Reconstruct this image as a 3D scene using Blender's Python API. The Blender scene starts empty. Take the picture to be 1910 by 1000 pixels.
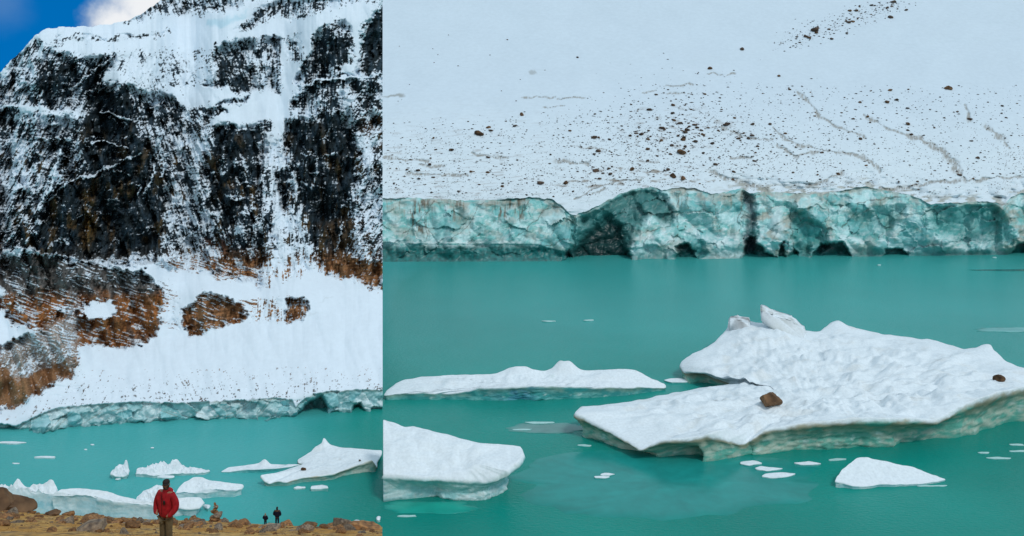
import bpy, bmesh, math, random
import numpy as np
from mathutils import Vector, Matrix

random.seed(7); RNG = np.random.default_rng(7)
SC = bpy.context.scene
COL = SC.collection
R = math.radians

# ------------------------------------------------------------------ camera, world, sun, exposure
H, YH, F, CX = 120.0, 200.0, 1600.0, 955.0        # eye height over the lake; horizon row, focal length, centre column in photo pixels
SEAM = 714.0                                       # the bearing at which the mountain shore ends and the wide lake opens
cam = bpy.data.cameras.new('camera'); cam_o = bpy.data.objects.new('camera', cam); COL.objects.link(cam_o)
cam_o.location = (0, 0, H); cam_o.rotation_euler = (R(90), 0, 0)
cam.sensor_width = 36; cam.lens = F / 1910 * 36; cam.shift_y = -(500 - YH) / 1910
cam.clip_start = .5; cam.clip_end = 20000
SC.camera = cam_o
SC.render.resolution_x, SC.render.resolution_y = 1024, 536
SC.view_settings.view_transform = 'Standard'; SC.view_settings.look = 'None'
SC.view_settings.exposure = 0.0; SC.view_settings.gamma = 1

SUN_EL, SUN_AZ = R(50), R(143)                     # azimuth clockwise from +Y: light from the left, a little behind the viewer
sun = bpy.data.lights.new('sun', 'SUN'); sun.energy = 1.35; sun.angle = R(11); sun.color = (1, .975, .94)
sun_o = bpy.data.objects.new('sun', sun); COL.objects.link(sun_o)
sd = Vector((math.sin(SUN_AZ) * math.cos(SUN_EL), math.cos(SUN_AZ) * math.cos(SUN_EL), math.sin(SUN_EL)))
sun_o.rotation_euler = sd.to_track_quat('Z', 'Y').to_euler(); sun_o.location = (0, 0, 400)

def nd(nt, kind, **kw):
    n = nt.nodes.new(kind)
    for k, v in kw.items():
        if k.startswith('i_'): n.inputs[k[2:].replace('_', ' ')].default_value = v
        else: setattr(n, k, v)
    return n

W = bpy.data.worlds.new('World'); SC.world = W; W.use_nodes = True
nt = W.node_tree; nt.nodes.clear(); L = nt.links.new
def dirpix(px, py):
    return Vector(((px - CX) / F, 1, (YH - py) / F)).normalized()
tc = nd(nt, 'ShaderNodeTexCoord')
add = nd(nt, 'ShaderNodeVectorMath', operation='ADD'); add.inputs[1].default_value = (0, 0, .75)
L(tc.outputs['Generated'], add.inputs[0])
nrm = nd(nt, 'ShaderNodeVectorMath', operation='NORMALIZE'); L(add.outputs[0], nrm.inputs[0])
sky = nd(nt, 'ShaderNodeTexSky', sky_type='NISHITA', sun_disc=False, sun_elevation=SUN_EL, sun_rotation=SUN_AZ, altitude=2000, dust_density=.3)
L(nrm.outputs[0], sky.inputs['Vector'])
hs = nd(nt, 'ShaderNodeHueSaturation'); hs.inputs['Saturation'].default_value = 1.75; hs.inputs['Value'].default_value = 2.0
L(sky.outputs[0], hs.inputs['Color'])
bg1 = nd(nt, 'ShaderNodeBackground'); bg1.inputs['Strength'].default_value = .11; L(hs.outputs[0], bg1.inputs['Color'])
bg2 = nd(nt, 'ShaderNodeBackground'); bg2.inputs['Strength'].default_value = .64
def math_n(op, a, b=None, clamp=False):
    m = nd(nt, 'ShaderNodeMath', operation=op, use_clamp=clamp)
    for i, v in enumerate((a, b)):
        if v is None: continue
        if isinstance(v, (int, float)): m.inputs[i].default_value = v
        else: L(v, m.inputs[i])
    return m.outputs[0]
noi = nd(nt, 'ShaderNodeTexNoise'); noi.inputs['Scale'].default_value = 9; noi.inputs['Detail'].default_value = 7; noi.inputs['Roughness'].default_value = .6
L(tc.outputs['Generated'], noi.inputs['Vector'])
def near(c, r0, r1, namp):                          # 1 inside r0, 0 outside r1, edge broken by noise
    v = nd(nt, 'ShaderNodeVectorMath', operation='DISTANCE'); L(tc.outputs['Generated'], v.inputs[0]); v.inputs[1].default_value = c
    d = math_n('ADD', v.outputs['Value'], math_n('MULTIPLY', math_n('SUBTRACT', noi.outputs['Fac'], .5), namp))
    mr = nd(nt, 'ShaderNodeMapRange', interpolation_type='SMOOTHSTEP'); L(d, mr.inputs['Value'])
    mr.inputs['From Min'].default_value = r0; mr.inputs['From Max'].default_value = r1
    mr.inputs['To Min'].default_value = 1; mr.inputs['To Max'].default_value = 0
    return mr.outputs[0]
gap = near(dirpix(40, 90), .16, .5, .12)           # the blue opening in the overcast
puff = math_n('MAXIMUM', near(dirpix(225, 62), .008, .05, .11), near(dirpix(290, 5), .01, .07, .11))
puff = math_n('MAXIMUM', puff, math_n('MULTIPLY', near(dirpix(-10, -5), .005, .05, .06), .12))
cl = math_n('MAXIMUM', math_n('SUBTRACT', 1.0, gap), puff, True)
ccol = nd(nt, 'ShaderNodeMix', data_type='RGBA'); L(puff, ccol.inputs[0]); ccol.inputs[6].default_value = (.70, .90, 1.06, 1); ccol.inputs[7].default_value = (1.35, 1.38, 1.42, 1)
L(ccol.outputs[2], bg2.inputs['Color'])
mix = nd(nt, 'ShaderNodeMixShader'); L(cl, mix.inputs[0]); L(bg1.outputs[0], mix.inputs[1]); L(bg2.outputs[0], mix.inputs[2])
ow = nd(nt, 'ShaderNodeOutputWorld'); L(mix.outputs[0], ow.inputs['Surface'])

# ------------------------------------------------------------------ numpy noise and geometry helpers
_perm = np.random.default_rng(3).permutation(256); _perm = np.concatenate([_perm, _perm, _perm])
_g = np.random.default_rng(4).normal(size=(256, 3)); _g /= np.linalg.norm(_g, axis=1)[:, None]
def pn2(x, y, z):                                   # flat slice for a constant z
    x, y = np.broadcast_arrays(np.asarray(x, np.float32), np.asarray(y, np.float32)); k = int(abs(z) * 37.7) & 255
    xi, yi = np.floor(x), np.floor(y); xf, yf = x - xi, y - yi; xi = xi.astype(np.int32); yi = yi.astype(np.int32)
    u = xf * xf * xf * (xf * (xf * 6 - 15) + 10); v = yf * yf * yf * (yf * (yf * 6 - 15) + 10)
    a = _perm[(xi + k) & 255]; b = _perm[(xi + 1 + k) & 255]; y0 = yi & 255; y1 = (yi + 1) & 255
    def dt(h, fx, fy): return _c2[h] * fx + _s2[h] * fy
    n0 = dt(_perm[a + y0], xf, yf) * (1 - u) + dt(_perm[b + y0], xf - 1, yf) * u
    n1 = dt(_perm[a + y1], xf, yf - 1) * (1 - u) + dt(_perm[b + y1], xf - 1, yf - 1) * u
    return (n0 * (1 - v) + n1 * v) * 1.35
_a2 = np.random.default_rng(8).uniform(0, 6.2832, 256); _c2, _s2 = np.cos(_a2).astype(np.float32), np.sin(_a2).astype(np.float32)
def pn(x, y, z=0.0):
    if np.ndim(z) == 0: return pn2(x, y, float(z)).astype(float)
    x, y, z = np.broadcast_arrays(np.asarray(x, float), np.asarray(y, float), np.asarray(z, float))
    xi, yi, zi = np.floor(x).astype(int), np.floor(y).astype(int), np.floor(z).astype(int)
    xf, yf, zf = x - xi, y - yi, z - zi
    fd = lambda t: t * t * t * (t * (t * 6 - 15) + 10)
    u, v, w = fd(xf), fd(yf), fd(zf)
    out = 0
    for dx in (0, 1):
        for dy in (0, 1):
            for dz in (0, 1):
                h = _perm[_perm[_perm[(xi + dx) & 255] + ((yi + dy) & 255)] + ((zi + dz) & 255)]
                g = _g[h]
                dot = g[..., 0] * (xf - dx) + g[..., 1] * (yf - dy) + g[..., 2] * (zf - dz)
                out = out + dot * (u if dx else 1 - u) * (v if dy else 1 - v) * (w if dz else 1 - w)
    return out * 1.5
def fbm(x, y, z=0.0, o=4, g=.5, lac=2.03):
    s, a = 0, 1
    for i in range(o):
        s = s + a * pn(x, y, np.asarray(z) + i * 7.3); a *= g; x = x * lac; y = y * lac; z = np.asarray(z) * lac
    return s
def ridged(x, y, z=0.0, o=4, g=.5):
    s, a = 0, 1
    for i in range(o):
        s = s + a * (1 - 2 * np.abs(pn(x, y, np.asarray(z) + i * 5.1))); a *= g; x = x * 2.1; y = y * 2.1
    return s
def sstep(a, b, x):
    t = np.clip((x - a) / (b - a), 0, 1); return t * t * (3 - 2 * t)
def lin(pts, x):
    p = np.array(pts, float); return np.interp(x, p[:, 0], p[:, 1])
def lerp(a, b, t):
    return a + (b - a) * t
def cells(px, py, n, box, seed, ay=1.0):               # facet blocks: nearest centre index, gap to the second nearest, centre
    r_ = np.random.default_rng(seed); cx = r_.uniform(box[0], box[1], n); cy = r_.uniform(box[2], box[3], n)
    sh = px.shape; X, Y = px.ravel().astype(np.float32), py.ravel().astype(np.float32)
    b1 = np.full(X.shape, 1e9, np.float32); b2 = b1.copy(); k = np.zeros(X.shape, int)
    for i in range(n):
        q = (X - cx[i]) ** 2 + ((Y - cy[i]) * ay) ** 2; c = q < b1
        b2 = np.where(c, b1, np.minimum(b2, q)); k[c] = i; b1 = np.where(c, q, b1)
    return k.reshape(sh), (np.sqrt(b2) - np.sqrt(b1)).reshape(sh), cx[k].reshape(sh), cy[k].reshape(sh), r_
def uniform(n):                                     # rank -> 0..1
    q = np.quantile(n.ravel()[::7], np.linspace(0, 1, 101)); return np.interp(n, q, np.linspace(0, 1, 101))
def sdist(px, py, poly):                            # signed pixel distance, negative inside
    P = np.array(poly, float); d = np.full(px.shape, 1e9); ins = np.zeros(px.shape, bool)
    for i in range(len(P)):
        a, b = P[i], P[(i + 1) % len(P)]
        e = b - a; t = np.clip(((px - a[0]) * e[0] + (py - a[1]) * e[1]) / (e @ e + 1e-9), 0, 1)
        d = np.minimum(d, (px - a[0] - t * e[0]) ** 2 + (py - a[1] - t * e[1]) ** 2)
        c = ((a[1] > py) != (b[1] > py))
        if abs(e[1]) > 1e-9: ins ^= c & (px < e[0] * (py - a[1]) / e[1] + a[0])
    d = np.sqrt(d); return np.where(ins, -d, d)
def mask(px, py, poly, soft=6):                     # 1 inside .. 0 outside
    P = np.array(poly, float); out = np.zeros(px.shape)
    bb = (px > P[:, 0].min() - soft) & (px < P[:, 0].max() + soft) & (py > P[:, 1].min() - soft) & (py < P[:, 1].max() + soft)
    if bb.any(): out[bb] = 1 - sstep(-soft, soft, sdist(px[bb], py[bb], poly))
    return out
def ldist(px, py, line):
    d = np.full(px.shape, 1e9)
    for a, b in zip(line[:-1], line[1:]):
        a, b = np.array(a[:2], float), np.array(b[:2], float); e = b - a
        t = np.clip(((px - a[0]) * e[0] + (py - a[1]) * e[1]) / (e @ e + 1e-9), 0, 1)
        d = np.minimum(d, np.hypot(px - a[0] - t * e[0], py - a[1] - t * e[1]))
    return d
def G(px, py, z=0.0):                               # the point at height z on a line of sight
    d = (H - z) * F / (py - YH); return np.stack([(px - CX) / F * d, d, np.broadcast_to(z, np.shape(d))], -1)
def P3(px, py, d):
    return np.stack([(px - CX) / F * d, d, H + (YH - py) / F * d], -1)

def mesh_obj(name, V, Fq, mat, parent=None, col=None, smooth=True):
    me = bpy.data.meshes.new(name); V = np.asarray(V, np.float32); Fq = np.asarray(Fq, np.int32)
    k = Fq.shape[1]
    me.vertices.add(len(V)); me.vertices.foreach_set('co', V.ravel())
    me.loops.add(Fq.size); me.loops.foreach_set('vertex_index', Fq.ravel())
    me.polygons.add(len(Fq)); me.polygons.foreach_set('loop_start', np.arange(0, Fq.size, k, dtype=np.int32))
    me.polygons.foreach_set('use_smooth', np.full(len(Fq), smooth))
    me.update(calc_edges=True)
    if col is not None:
        a = me.attributes.new('Col', 'FLOAT_COLOR', 'POINT')
        c = np.ones((len(V), 4), np.float32); c[:, :3] = col; a.data.foreach_set('color', c.ravel())
    me.validate()
    if mat: me.materials.append(mat)
    o = bpy.data.objects.new(name, me); COL.objects.link(o)
    if parent is not None: o.parent = parent
    return o
def grid_faces(nr, nc, flip=False):
    i = np.arange(nr * nc).reshape(nr, nc)
    f = np.stack([i[:-1, :-1], i[:-1, 1:], i[1:, 1:], i[1:, :-1]], -1).reshape(-1, 4)
    return f[:, ::-1] if flip else f
def sub_mesh(name, V, Fq, col, keep, mat, parent):
    f = Fq[keep]; u, inv = np.unique(f, return_inverse=True)
    return mesh_obj(name, V[u], inv.reshape(f.shape), mat, parent, col[u])
def tag(o, label=None, cat=None, group=None, kind=None):
    for k, v in (('label', label), ('category', cat), ('group', group), ('kind', kind)):
        if v: o[k] = v
    return o
def empty(name, loc=(0, 0, 0)):
    o = bpy.data.objects.new(name, None); COL.objects.link(o); o.location = loc; o.empty_display_size = .5; return o
def copy_tree(o, parent=None):
    c = o.copy(); COL.objects.link(c)
    if parent is not None: c.parent = parent
    for ch in o.children: copy_tree(ch, c)
    return c

# ------------------------------------------------------------------ materials
def mat_base(name, rough=.7):
    m = bpy.data.materials.new(name); m.use_nodes = True; nt = m.node_tree
    b = nt.nodes['Principled BSDF']; b.inputs['Roughness'].default_value = rough
    return m, nt, b
def add_bump(nt, b, scale, dist, strength=.6, detail=6):
    tc = nd(nt, 'ShaderNodeTexCoord'); n = nd(nt, 'ShaderNodeTexNoise'); n.inputs['Scale'].default_value = scale; n.inputs['Detail'].default_value = detail
    nt.links.new(tc.outputs['Object'], n.inputs['Vector'])
    bp = nd(nt, 'ShaderNodeBump'); bp.inputs['Strength'].default_value = strength; bp.inputs['Distance'].default_value = dist
    nt.links.new(n.outputs['Fac'], bp.inputs['Height']); nt.links.new(bp.outputs[0], b.inputs['Normal'])
    return n
def mat_attr(name, rough=.75, bscale=.6, bdist=.4, bstr=.5, var=.12, spec=.3):
    m, nt, b = mat_base(name, rough); b.inputs['Specular IOR Level'].default_value = spec
    at = nd(nt, 'ShaderNodeAttribute', attribute_name='Col'); n = add_bump(nt, b, bscale, bdist, bstr)
    mx = nd(nt, 'ShaderNodeMix', data_type='RGBA', blend_type='MULTIPLY'); mx.inputs[0].default_value = 1
    mr = nd(nt, 'ShaderNodeMapRange'); mr.inputs['From Min'].default_value = .3; mr.inputs['From Max'].default_value = .7
    mr.inputs['To Min'].default_value = 1 - var; mr.inputs['To Max'].default_value = 1 + var
    nt.links.new(n.outputs['Fac'], mr.inputs['Value'])
    nt.links.new(at.outputs['Color'], mx.inputs[6]); nt.links.new(mr.outputs[0], mx.inputs[7]); nt.links.new(mx.outputs[2], b.inputs['Base Color'])
    return m
def mat_plain(name, c, rough=.7, var=.25, scale=3, bdist=.02, spec=.3, rnd=0.0, c2=None):
    m, nt, b = mat_base(name, rough); b.inputs['Specular IOR Level'].default_value = spec
    n = add_bump(nt, b, scale, bdist, .7)
    cr = nd(nt, 'ShaderNodeValToRGB'); e = cr.color_ramp.elements
    c2 = c2 or tuple(x * (1 - var) for x in c)
    e[0].position, e[1].position = .32, .68
    e[0].color = (*c2, 1); e[1].color = (*(x * (1 + var * .6) for x in c), 1)
    nt.links.new(n.outputs['Fac'], cr.inputs[0]); out = cr.outputs[0]
    if rnd:
        oi = nd(nt, 'ShaderNodeObjectInfo'); mr = nd(nt, 'ShaderNodeMapRange'); mr.inputs['To Min'].default_value = 1 - rnd; mr.inputs['To Max'].default_value = 1 + rnd
        nt.links.new(oi.outputs['Random'], mr.inputs['Value'])
        hv = nd(nt, 'ShaderNodeHueSaturation'); nt.links.new(out, hv.inputs['Color']); nt.links.new(mr.outputs[0], hv.inputs['Value']); out = hv.outputs[0]
    nt.links.new(out, b.inputs['Base Color'])
    return m
M_mtn = mat_attr('rock_and_snow', .85, .7, .3, .4, .12, .1)
M_snow = mat_attr('mountain_snow', .85, .5, .1, .12, .02, .1)
M_gla = mat_attr('glacier_snow', .8, .22, .3, .3, .03, .15)
M_ice = mat_attr('glacier_ice', .42, .22, .5, .4, .10, .4)
M_berg = mat_attr('iceberg_ice', .6, 1.1, .22, .5, .07, .25)
M_sheet = mat_attr('thin_ice', .22, .3, .05, .3, .06, .24)
M_beach = mat_attr('beach_gravel', .9, 4.0, .06, .9, .35, .15)
M_rock_o = mat_plain('ochre_stone', (.27, .135, .055), .85, .55, 3.0, .12, .15, .35, (.09, .05, .03))
M_rock_g = mat_plain('grey_stone', (.24, .18, .125), .85, .5, 3.0, .12, .15, .3, (.09, .07, .06))
M_rock_d = mat_plain('dark_stone', (.10, .065, .045), .85, .5, .8, .2, .1, .45, (.03, .025, .025))
M_rock_b = mat_plain('brown_stone', (.15, .085, .045), .85, .5, .8, .2, .1, .3, (.05, .03, .02))

# ------------------------------------------------------------------ lake
def water_mat():
    m, nt, b = mat_base('glacial_water', .2); b.inputs['IOR'].default_value = 1.33; b.inputs['Specular IOR Level'].default_value = .22
    tc = nd(nt, 'ShaderNodeTexCoord')
    n1 = nd(nt, 'ShaderNodeTexNoise'); n1.inputs['Scale'].default_value = .012; n1.inputs['Detail'].default_value = 4
    nt.links.new(tc.outputs['Object'], n1.inputs['Vector'])
    cr = nd(nt, 'ShaderNodeValToRGB'); e = cr.color_ramp.elements
    e[0].position, e[1].position = .3, .7; e[0].color = (.002, .205, .163, 1); e[1].color = (.004, .28, .228, 1)
    nt.links.new(n1.outputs['Fac'], cr.inputs[0])
    # silt milkier at the left shore; far out, grazing sky sheen painted in as colour
    sp = nd(nt, 'ShaderNodeSeparateXYZ'); nt.links.new(tc.outputs['Object'], sp.inputs[0])
    def mr_(out, a, c, to, nz):
        ad = nd(nt, 'ShaderNodeMath', operation='MULTIPLY_ADD'); nt.links.new(n1.outputs['Fac'], ad.inputs[0]); ad.inputs[1].default_value = nz; nt.links.new(out, ad.inputs[2])
        q = nd(nt, 'ShaderNodeMapRange', interpolation_type='SMOOTHSTEP'); nt.links.new(ad.outputs[0], q.inputs[0]); q.inputs[1].default_value = a; q.inputs[2].default_value = c; q.inputs[4].default_value = to; return q.outputs[0]
    mxm = nd(nt, 'ShaderNodeMath', operation='MAXIMUM'); nt.links.new(mr_(sp.outputs['X'], -20, -75, 1, 40), mxm.inputs[0]); nt.links.new(mr_(sp.outputs['Y'], 290, 560, .6, 60), mxm.inputs[1])
    mx = nd(nt, 'ShaderNodeMix', data_type='RGBA'); nt.links.new(mxm.outputs[0], mx.inputs[0]); nt.links.new(cr.outputs[0], mx.inputs[6]); mx.inputs[7].default_value = (.075, .43, .425, 1)
    nt.links.new(mx.outputs[2], b.inputs['Base Color'])
    mp = nd(nt, 'ShaderNodeMapping'); mp.inputs['Scale'].default_value = (1, 2.2, 1); nt.links.new(tc.outputs['Object'], mp.inputs[0])
    n2 = nd(nt, 'ShaderNodeTexNoise'); n2.inputs['Scale'].default_value = .55; n2.inputs['Detail'].default_value = 5
    nt.links.new(mp.outputs[0], n2.inputs['Vector'])
    bp = nd(nt, 'ShaderNodeBump'); bp.inputs['Strength'].default_value = .7; bp.inputs['Distance'].default_value = .32
    nt.links.new(n2.outputs['Fac'], bp.inputs['Height']); nt.links.new(bp.outputs[0], b.inputs['Normal'])
    return m
S = 6000
lake = mesh_obj('lake', [(-S, -S, 0), (S, -S, 0), (S, S, 0), (-S, S, 0)], [[0, 1, 2, 3]], water_mat(), smooth=False)
tag(lake, 'opaque turquoise glacial lake', kind='structure')

# ------------------------------------------------------------------ the mountain of the left shore
def build_mountain():
    pxs = np.concatenate([np.arange(-260, -20, 6.0), np.arange(-20, SEAM, 1.1), [SEAM - .3]])
    nv = 760
    Wr = lin([(-260, 812), (0, 806), (60, 806), (100, 804), (200, 797), (300, 790), (420, 786), (545, 782), (560, 780), (714, 768)], pxs)
    Tr = lin([(-260, 800), (0, 790), (30, 795), (60, 780), (100, 763), (140, 757), (250, 750), (330, 752), (430, 748), (520, 742), (545, 747), (552, 760), (560, 750), (585, 735), (620, 730), (660, 727), (714, 728)], pxs)
    Sk = lin([(-260, 330), (-120, 230), (0, 135), (20, 115), (45, 90), (65, 65), (90, 53), (120, 51), (165, 50), (210, 45), (240, 36), (262, 27), (280, 15), (295, 4), (310, -6), (420, -30), (714, -70)], pxs)
    Sk = Sk + 2.0 * fbm(pxs / 17, 1.5, 0, 4) * 1.5
    v = np.linspace(0, 1, nv)[:, None]
    py = (Wr + 3)[None] * (1 - v) + Sk[None] * v
    px = np.broadcast_to(pxs[None], py.shape).copy()
    wx = px + 9 * fbm(px / 40, py / 40, 1, 3) + 4 * fbm(px / 9, py / 9, 5, 2)
    wy = py + 8 * fbm(px / 40, py / 40, 9, 3) + 4 * fbm(px / 9, py / 9, 12, 2)
    lo = sstep(465, 500, py); wx = wx + lo * 7 * fbm(px / 15, py / 11, 14, 3); wy = wy + lo * 5 * fbm(px / 17, py / 9, 15, 3)
    f = np.ones(py.shape); snow_soft = 7
    def put(val, poly, soft=snow_soft):
        nonlocal f
        f = lerp(f, val, mask(wx, wy, poly, soft * 1.5))
    # upper mountain -------- snow cover of each zone (1 = buried, 0 = bare)
    put(.55, [(235, 40), (262, 25), (300, -10), (520, -60), (480, 0), (440, 14), (380, 22), (280, 27)])
    put(.80, [(105, 62), (200, 68), (320, 60), (322, 66), (200, 78), (110, 76)], 4)
    put(.62, [(500, 5), (570, -5), (714, -30), (714, -5), (600, 15), (575, 30), (515, 32), (480, 45), (440, 58), (470, 32)])
    put(.75, [(-260, 340), (-100, 215), (0, 135), (45, 92), (62, 72), (110, 85), (95, 105), (60, 160), (0, 205), (-260, 420)])
    put(.86, [(205, 95), (300, 90), (400, 95), (395, 150), (340, 175), (250, 160), (205, 130)], 10)
    put(.40, [(0, 150), (60, 118), (95, 98), (205, 107), (210, 118), (165, 165), (150, 210), (60, 196), (0, 190)])
    put(.14, [(95, 98), (135, 115), (150, 112), (140, 165), (100, 193), (62, 172), (85, 145)])
    put(.22, [(140, 165), (170, 128), (207, 106), (206, 118), (175, 165), (150, 180)])
    put(.56, [(-260, 430), (0, 212), (150, 218), (158, 245), (100, 330), (70, 385), (40, 465), (-260, 560)])
    put(.25, [(-260, 520), (0, 370), (40, 380), (75, 378), (42, 466), (-260, 600)])
    put(.16, [(0, 212), (30, 205), (26, 250), (0, 268)])
    put(.05, [(165, 162), (250, 162), (262, 200), (270, 245), (300, 252), (322, 300), (316, 400), (300, 470), (240, 492), (150, 490), (38, 466), (80, 380), (120, 290), (148, 235)])
    put(.34, [(240, 165), (300, 180), (345, 198), (346, 240), (322, 260), (290, 262), (268, 245)])
    put(.36, [(120, 265), (160, 270), (150, 320), (108, 345), (92, 340)], 10)
    put(.30, [(290, 262), (322, 250), (330, 300), (322, 380), (300, 350), (285, 300)], 10)
    put(.60, [(340, 210), (400, 205), (392, 250), (380, 330), (392, 420), (405, 505), (330, 495), (295, 480), (318, 410), (326, 300)], 12)
    put(.22, [(385, 252), (410, 240), (500, 232), (490, 262), (486, 300), (492, 370), (512, 450), (482, 522), (405, 515), (392, 420), (380, 330)], 10)
    put(.04, [(398, 245), (490, 236), (487, 296), (400, 292)])
    put(.05, [(400, 320), (440, 325), (450, 400), (420, 420), (402, 380)], 10)
    put(.80, [(492, 262), (540, 262), (546, 330), (558, 420), (585, 505), (482, 528), (512, 450), (492, 370)], 9)
    put(.12, [(515, 325), (540, 320), (545, 380), (530, 390)], 6)
    put(.06, [(540, 228), (600, 216), (640, 192), (680, 215), (714, 215), (714, 535), (690, 532), (600, 502), (572, 435), (552, 330), (532, 262)])
    put(.33, [(545, 192), (570, 152), (640, 142), (714, 138), (714, 205), (640, 202), (600, 222), (548, 208)])
    put(.80, [(636, 152), (660, 150), (660, 205), (690, 240), (712, 250), (690, 330), (668, 380), (655, 400), (672, 300), (645, 230)], 9)
    put(.55, [(660, 385), (700, 330), (714, 330), (714, 480), (690, 500), (660, 470)], 10)
    put(.08, [(655, 215), (690, 215), (690, 235), (660, 240)])
    put(.20, [(553, 155), (575, 105), (600, 58), (625, 38), (652, 52), (652, 112), (612, 140), (590, 152)])
    put(.06, [(590, 120), (612, 70), (648, 72), (645, 105), (610, 125)])
    put(.05, [(668, 132), (678, 65), (692, 25), (730, -10), (730, 132)])
    put(.36, [(388, 158), (410, 86), (465, 75), (522, 70), (521, 166), (440, 168)])
    put(.22, [(390, 156), (412, 90), (460, 84), (458, 160)])
    put(.70, [(462, 100), (500, 98), (500, 150), (465, 150)])
    put(.70, [(536, 70), (560, 68), (562, 110), (540, 112)])
    put(.45, [(403, 196), (440, 183), (466, 179), (455, 191), (425, 200)], 3)
    put(.45, [(378, 202), (410, 203), (433, 214), (395, 214)], 3)
    # lower snowfield and outcrops
    put(.62, [(150, 485), (300, 470), (400, 505), (330, 500), (235, 490), (160, 498)], 5)
    put(.13, [(-260, 520), (-60, 480), (0, 482), (40, 471), (110, 481), (165, 496), (250, 508), (292, 525), (304, 548), (302, 615), (272, 640), (225, 647), (150, 640), (120, 618), (60, 606), (0, 600), (-260, 640)], 4)
    put(.85, [(0, 466), (60, 466), (140, 482), (160, 492), (110, 480), (40, 470), (0, 478)], 3)
    put(.24, [(20, 545), (80, 545), (140, 560), (130, 600), (60, 606), (20, 590)], 8)
    put(1.0, [(150, 567), (210, 561), (216, 588), (190, 594), (165, 597), (148, 582)], 3)
    put(.96, [(100, 582), (125, 572), (150, 562), (156, 580), (120, 588)], 4)
    put(1.0, [(-60, 560), (0, 575), (12, 580), (32, 628), (0, 646), (-60, 660)], 4)
    put(1.0, [(-40, 525), (0, 532), (12, 546), (0, 556), (-40, 560)], 3)
    put(.40, [(-260, 640), (0, 648), (40, 625), (120, 600), (135, 560), (146, 560), (150, 645), (132, 690), (100, 715), (50, 748), (0, 762), (-260, 790)], 4)
    put(.04, [(-260, 700), (0, 675), (22, 685), (30, 705), (70, 690), (132, 672), (125, 695), (50, 748), (0, 762), (-260, 790)], 6)
    put(.12, [(340, 602), (346, 575), (382, 549), (420, 558), (452, 570), (462, 594), (402, 610), (358, 620)], 4)
    put(.86, [(450, 560), (540, 555), (560, 600), (470, 605)], 6)
    put(.86, [(302, 520), (330, 540), (330, 610), (304, 615)], 5)
    put(.18, [(538, 560), (566, 555), (571, 574), (560, 594), (541, 600), (534, 582)], 4)
    put(.93, [(380, 695), (455, 683), (456, 690), (390, 706)], 4)
    band = sstep(665, 735, py) * sstep(-40, 120, px)     # fine debris spread over the lower ice
    f = np.minimum(f, 1 - .085 * band * (.4 + .8 * sstep(-.2, .5, fbm(px / 60, py / 9, 3, 3))))
    ice = sstep(-1.5, 1.5, py - (Tr[None] + 1.6 * fbm(px / 9, 3.3, 0, 3)))
    f = lerp(f, 1.0, ice)
    rl = random.Random(5); ledges = []
    for k in range(120):
        x = rl.uniform(5, 705); y = rl.uniform(165, 505); n_ = rl.uniform(10, 34); tl = rl.gauss(-.05, .22) + (.25 if 380 < x < 520 else 0)
        ledges.append((rl.uniform(.9, 1.7), rl.uniform(.45, .75), [(x, y), (x + n_ * .5, y + n_ * tl * .5 - rl.uniform(0, 2)), (x + n_, y + n_ * tl + rl.uniform(0, 3))]))
    for k in range(11): ledges.append((1.3, .7, [(134 - 4.2 * k, 262 + 8.2 * k), (150 - 4.2 * k, 259 + 8.2 * k), (168 - 4.6 * k, 264 + 8 * k)]))
    for w, val, ln_ in (*ledges, (3, .92, [(0, 197), (60, 200), (150, 212)]), (2.5, .8, [(60, 257), (95, 262), (132, 258)]), (2.2, .9, [(186, 212), (215, 212), (252, 220)]), (2.2, .85, [(172, 268), (186, 264), (210, 269), (236, 275)]), (2.6, .8, [(165, 330), (195, 315), (238, 298), (262, 285)]), (2.2, .75, [(100, 362), (135, 336), (165, 330)]),
                       (5, .85, [(112, 285), (102, 315), (92, 350), (72, 388)]), (2.4, .75, [(240, 345), (262, 352), (250, 365)]), (3.2, .8, [(268, 362), (282, 335), (290, 312)]), (3, .96, [(545, 165), (600, 150), (650, 143), (714, 136)]), (2.5, .7, [(140, 165), (170, 135), (206, 108)]), (2.5, .7, [(165, 170), (190, 140)]),
                       (3, .75, [(300, 262), (306, 300), (298, 330)]), (2, .7, [(590, 300), (625, 290)]), (2, .7, [(560, 340), (600, 348)]), (2.4, .7, [(655, 240), (690, 262), (700, 290)]), (2.2, .6, [(30, 205), (20, 240), (10, 300)]), (3, .7, [(60, 215), (45, 250), (20, 275)]), (3, .65, [(110, 220), (85, 255)]),
                       (2.2, .8, [(430, 365), (450, 372)]), (2.5, .7, [(640, 420), (625, 470)]), (2.5, .65, [(690, 420), (675, 480)]), (2, .6, [(705, 440), (698, 490)])):
        lx = np.array(ln_, float); bb = (px > lx[:, 0].min() - 25) & (px < lx[:, 0].max() + 25) & (py > lx[:, 1].min() - 25) & (py < lx[:, 1].max() + 25)
        f[bb] = np.maximum(f[bb], val * sstep(w * 1.6, w * .3, ldist(wx[bb], wy[bb], ln_) * (1 + .5 * fbm(px[bb] / 11, py[bb] / 11, 17, 2))))
    f0 = f.copy()
    f = np.where((f > .08) & (f < .93), np.clip(f + np.where(py < 500, .42, .16) * (fbm(px / 17, py / 24, 19, 3) + .8 * fbm(px / 55, py / 60, 18, 2)), .0, .97), f)
    f = np.where(f <= .08, f * .35, f)
    # slope field -> distance of every point, integrated upwards from the shore
    rock = 1 - sstep(.35, .95, f)
    m = .52 + 2.3 * rock
    up = sstep(520, 480, py)
    m = lerp(m, np.maximum(m, 1.15), up)
    m = lerp(m, .62 + 2.0 * rock, sstep(125, 60, py) * sstep(480, 120, px))
    m = lerp(m, 5.0, ice)
    k = np.ones(41) / 41
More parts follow.
